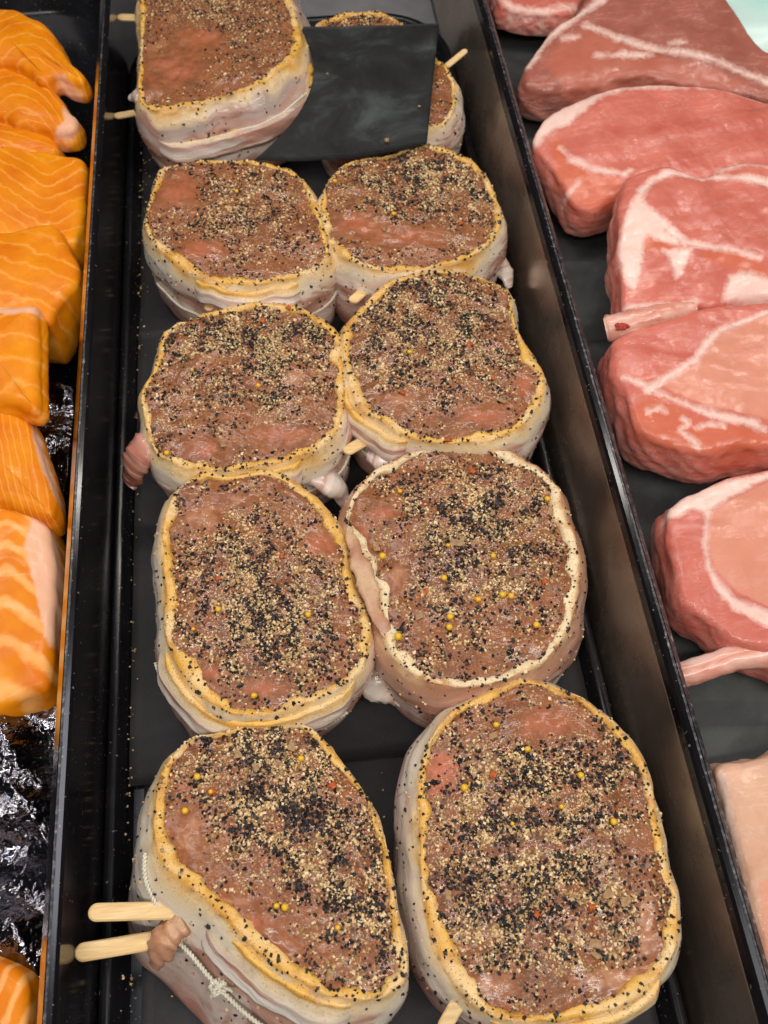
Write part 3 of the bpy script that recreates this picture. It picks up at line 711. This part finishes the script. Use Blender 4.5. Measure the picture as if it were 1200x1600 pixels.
G = steak('reddish peppered steak with wide yellow fat lip, fourth from the front on the left',
  [(250,265),(236,305),(227,337),(230,365),(247,388),(275,415),(320,435),(370,446),(425,441),(475,430),(505,412),(515,390),(510,362),(500,330),(487,300),(465,272),(432,257),(390,251),(330,250),(285,254)],
  .058, (0, 0), .0050, (.0, -.003), .001, .003, dens=(.36, [(370,330,90,50,.35), (430,290,60,40,.3), (330,370,60,40,.2)]), count=2500,
  red=[(280,300,40,30), (320,390,50,18)], seeds=[(370,300,.0009)], onions=[(330,300,.0035),(420,330,.003),(300,350,.003)], rimmod=[(330,250,90,.3), (232,330,50,.4), (280,415,60,1.25)],
  ends=[((300,428), (470,432), .0030, .0006, .008)], near=False)
Hs = steak('peppered steak touching the near edge of the loose black paper sheet',
  [(513,283),(502,310),(501,345),(510,375),(535,403),(580,420),(633,422),(683,415),(735,402),(768,378),(784,350),(780,318),(767,287),(748,258),(717,239),(680,226),(655,226),(610,240),(560,250),(530,263)],
  .058, (0, 0), .0050, (-.001, -.003), .001, .003, dens=(.30, [(660,280,110,36,.75), (720,320,60,40,.3), (600,310,50,30,.3)]), count=2600,
  red=[(560,350,50,20), (640,370,60,16)], seeds=[(524,290,.0009),(615,341,.001)], onions=[(637,300,.0035),(717,310,.0038),(600,360,.003),(665,345,.003)], chilis=[(720,350)], rimmod=[(610,240,70,.3), (560,250,40,.4)], near=False)
Is = steak('tall peppered steak at the far left corner of the tray, beside the loose paper',
  [(220,-20),(220,40),(219,100),(215,145),(233,172),(270,170),(310,160),(360,148),(400,135),(437,113),(468,80),(472,55),(462,25),(450,-20),(425,-60),(370,-85),(300,-88),(250,-65)],
  .063, (0, 0), .0066, (.009, -.007), .002, .006, mat='pale', dens=(.30, [(330,10,110,40,.8), (400,60,60,50,.4)]), count=2200,
  red=[(270,110,50,30), (310,60,40,20)], onions=[(330,20,.0045),(310,55,.004),(430,15,.004)], rimmod=[(218,70,80,.3)], near=False,
  ends=[((225,165), (470,75), .016, .0008, .012)])
J = steak('peppered steak mostly hidden beneath the loose black paper sheet at the far end',
  [(487,50),(510,28),(560,18),(605,22),(640,45),(680,85),(705,115),(714,145),(708,175),(690,195),(640,215),(560,215),(500,180),(480,110)],
  .053, (0, 0), .0042, (.004, -.001), .001, .003, dens=(.4, [(560,40,80,30,.4)]), count=1500, near=False)

# sticks through the steaks (tips clear of the meat)
stick(A, ats(285,1422,.040), ats(138,1426,.043), .0066)
stick(A, ats(285,1462,.034), ats(117,1490,.036), .0068)
stick(B, ats(745,1515,.038), ats(690,1612,.028), .0056)
stick(F, ats(600,672,.030), ats(538,707,.036), .0062)
stick(Hs, ats(590,436,.030), ats(549,472,.036), .0060)
stick(G, ats(360,455,.026), ats(322,484,.032), .0056)
stick(Is, ats(260,30,.036), ats(183,27,.038), .0070)
stick(Is, ats(240,172,.030), ats(178,182,.034), .0056)
stick(J, ats(680,118,.034), ats(729,78,.040), .0044)

# twine round the wraps
twA = twine('twine', np.vstack([side_path(A, (243,1320), (300,1395), .04, .26, 40, .001), side_path(A, (300,1396), (600,1560), .27, .38, 80, .0022)]), TWINE, A['t'], A['loc'], .00060)
kp = side_path(A, (355,1445), (410,1500), .29, .31, 12)[5]
rk = np.random.default_rng(4)
nA = np.array([-.55, -.75, .45])
kn = []
for k in range(5):
    a = np.linspace(0, 2*math.pi, 26); rr = rk.uniform(.0012, .0026); ax, bx, cx_ = frame_from(np.array([nA+rk.normal(0, .6, 3)]))
    c0 = kp+nA*.0012+rk.normal(0, .0009, 3)
    kn.append(c0+ax*np.cos(a)[:, None]*rr+bx*np.sin(a)[:, None]*rr*.8)
twine('twine_knot', np.vstack(kn), TWINE, twA, A['loc'], .00055)
for k, (dx, dz) in enumerate(((.006, .006), (-.004, -.009), (.009, -.004))):
    q = smooth_open([kp, kp+nA*.0025+np.array([dx*.5, 0, dz*.4]), kp+nA*.003+np.array([dx, -.001, dz])], 20)
    twine('twine_end', q, TWINE, twA, A['loc'], .00045)
twine('twine', side_path(F, (545,600), (800,677), .46, .52, 120, .0008), TWINE, F['t'], F['loc'], .00055)
twine('twine', side_path(E, (258,720), (536,640), .48, .44, 120, .0008), TWINE, E['t'], E['loc'], .0005)
twine('twine', side_path(G, (240,380), (512,390), .50, .46, 120, .0008), TWINE, G['t'], G['loc'], .0005)
twine('twine', side_path(C, (258,1000), (540,1070), .34, .36), TWINE, C['t'], C['loc'], .0004)
twine('twine', side_path(Is, (300,162), (468,78), .30, .26), TWINE, Is['t'], Is['loc'], .0005)

# curled bacon scraps
SCRAPM = bacon_material('bacon_scrap_pink', [(0., (.72, .40, .31)), (.35, (.70, .36, .28)), (.55, (.52, .20, .14)), (.72, (.22, .07, .045)), (1., (.16, .05, .035))], .5)
def scrap(st, pts, rad, mat, seed, sy=.5, band=(.5, .95)):
    p = smooth_open(pts, 40); rr = smooth_open([(x, 0) for x in rad], 40)[:, 0]
    bd = np.broadcast_to(np.linspace(band[0], band[1], 40)[:, None], (40, 14)); ar = np.broadcast_to(np.linspace(0, .05, 40)[:, None], (40, 14))
    tube('bacon_scrap', p, rr, mat, st['t'], st['loc'], 14, sy, None, True, .0012, seed, dict(band=bd, arc=ar))
scrap(E, [ats(286,702,.036), ats(252,688,.040), ats(230,698,.039), ats(213,722,.033), ats(202,754,.022)], [.005, .0090, .0098, .0088, .0055], SCRAPM, 61, .50, (.0, 1.0))
scrap(E, [ats(475,742,.030), ats(500,748,.028), ats(525,765,.020), ats(540,790,.010)], [.004, .007, .007, .005, .003], BAC['pale'], 62, .6, (.4, .7))
scrap(A, [ats(290,1440,.040), ats(262,1462,.038), ats(248,1490,.034), ats(240,1510,.028)], [.003, .0062, .0066, .005, .002], BAC['white'], 63, .55, (.2, .34))
scrap(F, [ats(575,712,.026), ats(600,718,.026), ats(628,722,.022)], [.004, .008, .008, .005], BAC['pale'], 64, .8, (.4, .8))
scrap(Is, [ats(240,160,.046), ats(222,150,.048), ats(205,150,.046)], [.003, .008, .007, .003], BAC['pale'], 65, .6, (.3, .4))
scrap(D, [ats(592,1020,.024), ats(588,1045,.016), ats(600,1075,.010), ats(640,1095,.008)], [.004, .009, .010, .007, .003], BAC['pale'], 66, .8, (.4, .7))
scrap(D, [ats(545,825,.047), ats(560,872,.049), ats(578,920,.049), ats(592,968,.047), ats(618,1012,.043)], [.002, .0042, .0050, .0046, .0018], BAC['white'], 68, .30, (.20, .31))
scrap(Hs, [ats(783,400,.026), ats(788,425,.018), ats(796,450,.012)], [.002, .0042, .004, .002], BAC['pale'], 67, .7, (.4, .7))

# loose paper over the far steak
sheet('paper_sheet', 'loose damp black paper sheet covering the far right steak', [at(466,41,.0585), at(686,36,.0600), at(667,223,.0625), at(398,249,.0600)], PAPERW, seed=8, wav=.0007, bow=.006, lbow=.021, thick=.0006, nu=50, nv=40)
for k, (x, y, s) in enumerate(((605,219,.0016), (655,166,.0010), (512,115,.0008))):
    ob = link('pepper_crumb', ONION_ME[k], None, at(x, y, .0632)); ob.scale = (s*2, s*1.6, s*1.2)
    ob['label'] = ('largest pale crumb lying near the bottom edge of the loose paper sheet', 'small pale crumb near the right edge of the loose paper sheet', 'tiny pale crumb near the left edge of the loose paper sheet')[k]; ob['category'] = 'crumb'
# crumbs of seasoning fallen on the tray
q = np.random.default_rng(77); k = 420
cx = np.where(q.uniform(size=k) < .6, q.normal(-.1035, .0022, k), q.uniform(-.108, .131, k)); cy = q.uniform(-.02, .6, k)
V, Fq = flakes(np.c_[cx, cy, np.full(k, .0040)], np.tile([0, 0, 1.], (k, 1)), q.uniform(.0004, .0011, k), .4, .3, 78)
link('fallen_crumbs', raw_mesh('fallen_crumbs', V, Fq.ravel(), [4]*len(Fq), TANP, False), kind='stuff', label='fallen crumbs of spice scattered along the tray floor', category='crumbs')

# ------------------------------------------------------------------ slabs: pork chops and salmon
def seg_dist(x, y, pts, ws):
    best = np.full(x.shape, 1e9)
    for (a, b, w0, w1) in zip(pts[:-1], pts[1:], ws[:-1], ws[1:]):
        dx, dy = b[0]-a[0], b[1]-a[1]; L = dx*dx+dy*dy
        t = np.clip(((x-a[0])*dx+(y-a[1])*dy)/L, 0, 1)
        best = np.minimum(best, np.hypot(x-a[0]-t*dx, y-a[1]-t*dy)-(w0+(w1-w0)*t))
    return best
def poly_dist(x, y, pts):
    p = list(pts)+[pts[0]]; d = seg_dist(x, y, p, [0]*len(p)); ins = np.zeros(x.shape, bool)
    for (a, b) in zip(p[:-1], p[1:]):
        c = ((a[1] > y) != (b[1] > y)) & (x < (b[0]-a[0])*(y-a[1])/(b[1]-a[1]+1e-9)+a[0]); ins ^= c
    return np.where(ins, -d, d)
def slab(name, label, cat, group, outline, pl, T, zmin, mat, fields, edge=.006, dome=.002, bulge=.002, R=80, N=340, seed=1, rough=1.0, thing_parts=False):
    o_px = smooth_closed(outline, N); O = UPl(o_px[:, 0], o_px[:, 1], pl)[:, :2]
    a = np.sum(O[:, 0]*np.roll(O[:, 1], -1)-np.roll(O[:, 0], -1)*O[:, 1])
    if a < 0: O = O[::-1]
    O = blur_c(O, 4); n = blur_c(normals2(O), 12); n /= np.linalg.norm(n, axis=1)[:, None]
    nI = blur_c(normals2(O), 70); I = blur_c(O-nI*edge, 30); c = I.mean(0); zt = zpl(pl, O[:, 0], O[:, 1])
    zb = np.maximum(zt-T, zmin)
    rows, side = [], []
    for s in np.linspace(0.002, 1, R)**.9:
        q = c+(I-c)*s; rows.append(np.c_[q, zpl(pl, q[:, 0], q[:, 1])+dome*(1-s*s)]); side.append(0.)
    for t in np.linspace(.12, 1, 9):
        an = t*math.pi/2; q = I+(O-I)*math.sin(an); rows.append(np.c_[q, zpl(pl, q[:, 0], q[:, 1])-edge*.8*(1-math.cos(an))]); side.append(t*.5)
    z1 = rows[-1][:, 2].copy()
    for t in np.linspace(.08, 1, 14):
        q = O+n*(bulge*math.sin(math.pi*t)-(.006*max(0, t-.85)/.15))
        rows.append(np.c_[q, z1*(1-t)+np.minimum(zb, z1-.002)*t]); side.append(.5+.5*t)
    q = c+(O-c)*.5; rows.append(np.c_[q, np.minimum(zb, zt-.002)]); side.append(1.)
    P = np.array(rows); sd_ = np.array(side)[:, None]*np.ones(N)
    dz = rough*(.0012*sn(P[..., 0], P[..., 1], .040, seed)+.00018*sn(P[..., 0], P[..., 1], .011, seed+1)); lat = rough*(.0010*sn(P[..., 0]+P[..., 2], P[..., 1]-P[..., 2], .02, seed+2)+.0003*sn(P[..., 0]-P[..., 2]*2, P[..., 1]+P[..., 2]*2, .008, seed+3))
    P[..., 2] += dz*(1-sd_*.7); P[..., :2] += n[None]*(lat*np.clip(sd_*1.6, 0, 1))[..., None]
    zz = zpl(pl, P[..., 0], P[..., 1]); px, py = PR(np.stack([P[..., 0], P[..., 1], zz], -1))
    at_ = {k: f(px, py) for k, f in fields.items()}; at_['side'] = sd_
    loc = np.array([c[0], c[1], zmin])
    ft = at_.get('fat')
    if ft is not None: P[..., 2] -= .0005*np.clip(.5-ft*1.5, 0, 1)*(1-sd_)
    me = rings_mesh(name, P, mat, loc, True, False, at_)
    if thing_parts:
        t = thing(name, label, cat, loc, group); link('meat', me, t); return t, loc
    return link(name, me, None, loc, label=label, category=cat, group=group), loc
def fatf(lines, polys=()):
    def f(x, y):
        d = np.full(np.shape(x), 1e9)
        for pts, ws in lines: d = np.minimum(d, seg_dist(x, y, pts, [q_*.78 for q_ in ws]))
        for pts in polys: d = np.minimum(d, poly_dist(x, y, pts))
        return np.clip(d/12.0, -1, 1)
    return f
def region(polys, soft=14.):
    def f(x, y):
        v = np.zeros(np.shape(x))
        for p in polys: v = np.maximum(v, np.clip(.5-poly_dist(x, y, p)/soft, 0, 1))
        return v
    return f
CHOPS = 'raw pork chops overlapping on black paper'
Z0 = region([])
def chop(label, outline, z0, gy, mat, lines, polys=(), orange=(), pale=(), T=.026, gx=0., zmin=.0235, parts=False, **kw):
    pl = plane(outline, z0, gx, gy)
    return slab('pork_chop', label, 'pork chop', CHOPS, outline, pl, T, zmin, mat, dict(fat=fatf(lines, polys), orange=region(orange), pale=region(pale)), thing_parts=parts, **kw)
chop('sliver of raw pork at the far end, just beside the divider', [(775,-60),(905,-40),(905,8),(880,18),(830,18),(795,10),(778,0)], .050, .05, PORK, [([(776,-10),(800,10),(850,17),(900,8)], [3,3,3,3])], T=.02, zmin=.0205, seed=201, R=40, N=200)
chop('dull brownish pork chop at the far right corner beside the mint plastic', [(945,-30),(900,18),(867,36),(843,67),(823,97),(816,117),(824,134),(860,142),(930,130),(1000,118),(1060,124),(1110,132),(1150,142),(1200,150),(1275,150),(1275,105),(1195,75),(1165,35),(1140,0),(1100,-40)],
     .056, .16, PORKD, [([(940,0),(895,28),(850,62),(826,100)], [8,6,6,6]), ([(913,40),(965,62),(1033,80),(1060,84),(1127,102),(1200,130)], [4,5,4,6,3,6]), ([(880,60),(905,58)], [3,3]), ([(930,88),(990,88),(1020,84)], [3,4,3]), ([(1045,70),(1070,72)], [2,2])],
     [], [[(870,70),(910,42),(1030,88),(1120,110),(1180,140),(1000,150),(880,140),(850,100)]], seed=211, zmin=.0205)
chop('plump pork chop with white fat rind along its back, just behind the fat-wrapped one', [(836,205),(850,182),(883,160),(940,141),(987,129),(1033,123),(1083,128),(1133,137),(1200,153),(1290,180),(1300,300),(1200,330),(1100,330),(1010,322),(967,312),(927,325),(897,317),(875,285),(858,255),(842,230)],
     .060, .16, PORK, [([(838,215),(862,190),(880,180),(915,160),(940,147),(985,133),(1033,127),(1083,131),(1133,139),(1200,154)], [8,16,18,12,8,6,6,4,3,2]), ([(876,230),(890,250),(925,268),(975,277),(985,270)], [2,3,4,4,2]), ([(888,300),(905,285)], [3,2])],
     [], [[(860,210),(878,215),(890,255),(925,270),(970,280),(975,310),(927,325),(895,315),(868,270)]], seed=221, zmin=.0205)
chop('thick pork chop with a broad pale fat band, right behind the bone stub', [(969,299),(977,276),(992,265),(1019,257),(1042,255),(1070,263),(1100,272),(1127,256),(1167,247),(1200,252),(1290,265),(1290,462),(1200,460),(1120,474),(1060,476),(1005,478),(975,478),(970,440),(964,400),(966,363)],
     .066, .14, PORK, [([(996,318),(1003,300),(1018,282),(1042,272),(1100,276),(1160,276),(1200,286)], [8,7,5,5,3,5,8]), ([(1098,280),(1110,266),(1140,258),(1170,250),(1200,256)], [3,3,3,3,3]), ([(1000,325),(1035,352),(1072,382),(1110,388),(1160,400),(1185,408)], [6,8,7,4,4,3]), ([(975,478),(1000,474),(1045,472)], [3,2,3]), ([(1090,468),(1070,470)], [3,2])],
     [[(985,320),(1003,322),(1030,350),(1058,376),(1060,386),(1012,368),(1004,376),(1001,420),(992,455),(980,440),(974,425),(966,395),(972,360)], [(1035,392),(1078,394),(1068,425),(1056,434),(1046,412)], [(1140,430),(1170,427),(1205,438),(1260,450),(1260,468),(1130,466)]],
     [[(1004,372),(1040,366),(1070,386),(1040,395),(1008,392)], [(1095,395),(1150,398),(1200,420),(1200,434),(1150,425),(1100,410)]], seed=231, zmin=.0205)
t4, l4 = chop('largest pork chop with a stub of rib bone at upper left and pale eye', [(955,545),(960,527),(990,512),(1040,497),(1090,480),(1140,471),(1200,466),(1300,462),(1300,690),(1200,694),(1155,698),(1128,706),(1092,706),(1056,694),(1020,683),(995,665),(983,640),(970,608),(957,580)],
     .064, .10, PORK, [([(1300,470),(1200,488),(1165,499),(1122,517),(1103,540),(1086,565),(1060,582),(1032,600),(1012,610)], [3,4,4,6,7,6,5,5,8]), ([(1012,608),(992,598),(974,591)], [4,3,2]), ([(1018,612),(1060,630),(1085,640),(1110,648),(1140,657),(1178,662),(1195,670)], [3,2,4,7,6,8,4]), ([(1012,642),(1030,640),(1040,646)], [4,3,1]), ([(1066,655),(1076,662),(1062,672),(1078,684),(1092,696)], [2,3,3,4,4]), ([(1085,668),(1110,664),(1130,668)], [1,3,2])],
     [], [[(985,640),(1010,620),(1060,640),(1110,660),(1200,676),(1200,694),(1128,706),(1092,706),(1020,684),(995,665)]], [[(1030,606),(1088,570),(1122,522),(1200,492),(1300,480),(1300,655),(1200,655),(1110,640)]], seed=241, parts=True, T=.032)
tb = smooth_open([at(946,515,.060), at(985,505,.064), at(1030,493,.066), at(1085,482,.066)], 40)
rb4 = tube('rib_bone', tb, np.interp(np.linspace(0, 1, 40), [0, .03, .2, .7, 1], [.0062, .0078, .0070, .0058, .0035]), BONE, t4, l4, 20, .9, None, True, .0004, 251)
mr = smooth_open([at(962,513,.0672), at(971,510,.0680), at(981,507,.0672)], 14)
tube('bone_marrow', mr, np.interp(np.linspace(0, 1, 14), [0, .5, 1], [.0012, .0034, .0014]), MARROW, rb4, l4, 14, .45, None, True, .0012, 252)
t5, l5 = chop('pork chop with a long rib bone reaching the divider and a fat flap', [(1040,800),(1053,783),(1083,767),(1117,750),(1150,738),(1200,728),(1300,715),(1300,1030),(1200,1022),(1165,1010),(1142,1000),(1133,990),(1127,985),(1110,967),(1087,955),(1064,933),(1053,883),(1041,830)],
     .056, .08, PORK, [([(1106,800),(1099,850),(1106,888),(1124,918),(1150,943),(1180,958),(1200,970),(1260,990)], [5,3,3,6,9,13,15,10]), ([(1300,735),(1200,740),(1160,752)], [5,6,8])],
     [[(1041,806),(1053,784),(1083,768),(1117,751),(1180,741),(1172,760),(1140,778),(1104,800),(1080,796),(1060,806)]], [], [[(1110,800),(1140,782),(1200,752),(1300,740),(1300,960),(1200,950),(1150,925),(1115,890),(1103,850)]], seed=261, parts=True, T=.028)
tb = smooth_open([at(1040,1062,.041), at(1090,1047,.043), at(1140,1031,.045), at(1190,1022,.046), at(1250,1012,.046)], 40)
tube('rib_bone', tb, np.interp(np.linspace(0, 1, 40), [0, .2, .5, .8, 1], [.0062, .0058, .0056, .0068, .0080]), BONE, t5, l5, 20, .9, None, True, .0003, 262)
chop('flat pale pink pork cut with skin, nearest on the right behind the divider', [(1118,1197),(1160,1186),(1200,1178),(1330,1150),(1330,1720),(1235,1720),(1205,1570),(1182,1470),(1152,1335),(1130,1245)],
     .052, .0, PORKP, [([(1128,1205),(1150,1320),(1180,1450)], [3,3,3])], [], [], [[(1185,1380),(1330,1330),(1330,1720),(1205,1600)]], seed=271, T=.03, zmin=.012)

SAL = 'salmon fillets in the left tray'
def fillet(label, outline, z0, phase, belly=[], mat=SALM, gx=0., gy=0., T=.03, **kw):
    pl = plane(outline, z0, gx, gy)
    kw.setdefault('rough', .55); kw.setdefault('R', 60); kw.setdefault('N', 260)
    return slab('salmon_fillet', label, 'salmon', SAL, outline, pl, T, .0145, mat, dict(phase=phase, belly=region(belly, 15.)), edge=.007, dome=.003, **kw)
fillet('farthest salmon fillet with a thin tail bent toward the divider', [(-90,-5),(0,8),(27,10),(46,21),(65,29),(83,48),(94,67),(108,90),(125,104),(133,116),(126,126),(105,120),(88,112),(75,121),(60,124),(45,112),(25,98),(0,95),(-90,92)], .062, lambda x, y: (y-.010*(x-45)**2)/19, [[(76,124),(90,113),(124,127),(118,136),(82,136)]], seed=301, T=.018)
fillet('salmon fillet with a pale pink belly edge, second from the far end', [(-90,90),(0,92),(30,100),(60,120),(80,132),(95,150),(108,170),(121,180),(120,195),(110,201),(95,203),(80,201),(60,196),(40,191),(20,188),(0,178),(-90,170)], .056, lambda x, y: (y-.012*(x-30)**2)/17, [[(100,160),(122,180),(122,194),(100,206),(80,204),(98,190)]], seed=311, T=.018)
fillet('small orange salmon end tucked under its neighbours, third from the far end', [(-90,178),(0,182),(25,189),(60,194),(72,203),(87,214),(88,233),(60,241),(0,250),(-90,250)], .050, lambda x, y: (y-.25*x)/16, [[(64,196),(90,206),(90,216),(76,212)]], seed=321)
fillet('salmon fillet with V shaped white lines touching the divider', [(-90,225),(0,222),(40,230),(70,231),(100,238),(132,247),(132,300),(130,335),(124,362),(114,382),(95,378),(60,372),(0,372),(-90,375)], .057, lambda x, y: (y+.65*np.sqrt((x-75)**2+60))/20, [], seed=331)
fillet('bright orange salmon fillet with long slanting lines and a deep orange side', [(-90,345),(0,358),(40,350),(78,345),(95,358),(108,384),(119,405),(122,430),(116,446),(104,456),(92,475),(78,500),(60,500),(0,500),(-90,500)], .063, lambda x, y: (y-.28*x)/27, [], seed=341, T=.04)
fillet('squarish salmon fillet with a white cut edge across its far end', [(-90,470),(0,474),(52,472),(58,480),(60,530),(61,600),(60,636),(45,640),(0,626),(-90,620)], .070, lambda x, y: (y+.15*x+4*np.sin(x/15))/38, [[(-90,472),(56,472),(58,486),(20,492),(-90,494)]], seed=351, T=.014)
fillet('salmon fillet with fine lengthwise lines sloping toward the front', [(-90,610),(0,616),(25,636),(45,655),(58,690),(68,720),(80,760),(84,788),(79,804),(60,803),(30,795),(0,786),(-90,780)], .062, lambda x, y: (x-.42*(y-640))/11+.02*y, [[(40,640),(60,680),(70,715),(86,765),(92,785),(80,770),(62,720),(50,690)]], seed=361, T=.022)
fillet('large salmon fillet with broad cream chevrons and a pale belly strip along the divider', [(-90,775),(0,783),(30,790),(58,800),(73,815),(78,840),(84,868),(87,890),(85,930),(81,1000),(76,1068),(40,1086),(0,1104),(-90,1115)], .057, lambda x, y: 5.5*np.log(np.maximum(y-.75*np.sqrt((x-12)**2+40)-640, 5)/100), [[(52,806),(76,812),(90,880),(88,940),(82,1010),(74,1012),(66,985),(60,950),(52,915),(44,880),(38,850)]], mat=SALMW, seed=371, T=.03)
fillet('corner of a striped salmon fillet at the near left, below the crumpled film', [(-90,1475),(0,1502),(22,1510),(37,1525),(43,1545),(43,1600),(41,1680),(-90,1700)], .057, lambda x, y: (x+.35*y)/27, [], mat=SALMW, seed=381)

# crumpled black film under the salmon
def film(label, c_px, z0, amp, nu, nv, seed):
    c = [at(x, y, z) for (x, y, z) in c_px]; c = np.array(c)
    u = np.linspace(0, 1, nu)[None, :, None]; v = np.linspace(0, 1, nv)[:, None, None]
    P = (c[0]*(1-u)+c[1]*u)*(1-v)+(c[3]*(1-u)+c[2]*u)*v
    x, y = P[..., 0], P[..., 1]
    r1 = 1-np.abs(sn(x+.3*y, y, .032, seed)); r2 = 1-np.abs(sn(x-.4*y, y*.8, .009, seed+1)); r3 = sn(x, y, .05, seed+2)
    P[..., 2] += amp*(1.3*r3+.45*(r1-.6)+.10*(r2-.6))
    loc = c.mean(0)
    me = rings_mesh('plastic_film', P, FILM, loc, False, True)
    o = link('plastic_film', me, None, loc, label=label, category='plastic film')
    m = o.modifiers.new('thickness', 'SOLIDIFY'); m.thickness = .0002
    return o
mF = Mat('glossy_black_film'); oF = mF.obj()
mF.set(Base_Color=(.21, .20, .225), Metallic=1.0, Roughness=.13, Specular_IOR_Level=1.0, Normal=mF.bump(mF.noise(oF, 130, 3, .5, 2.0), .55, .0024)); FILM = mF.m
film('crumpled glossy black plastic film below the large striped salmon fillet', [(-160,1020,.040), (92,1030,.040), (78,1600,.044), (-200,1600,.044)], 0, .006, 150, 200, 401)
film('shiny black film peeping out between the middle salmon fillets and the divider', [(30,590,.022), (112,600,.026), (94,900,.026), (30,900,.022)], 0, .004, 60, 140, 411)

# pale mint plastic in the far right corner
mM = Mat('mint_plastic'); oM = mM.obj()
mM.set(Base_Color=mM.ramp(mM.noise(oM, 14, 2), [(.35, (.50, .82, .70)), (.6, (.78, .95, .86))]), Roughness=.35); mM.sss(.2, .01)
cM = np.array([at(1110,-40,.055), at(1330,-60,.075), at(1330,100,.066), at(1185,90,.050)])
u = np.linspace(0, 1, 50)[None, :, None]; v = np.linspace(0, 1, 40)[:, None, None]
PM = (cM[0]*(1-u)+cM[1]*u)*(1-v)+(cM[3]*(1-u)+cM[2]*u)*v
PM[..., 2] += .006*sn(PM[..., 0], PM[..., 1], .06, 421)
oMint = link('plastic_bag', rings_mesh('plastic_bag', PM, mM.m, cM.mean(0), False, True), None, cM.mean(0), label='pale mint plastic sheet at the far right corner behind the pork', category='plastic bag')
oMint.modifiers.new('thickness', 'SOLIDIFY').thickness = .0004
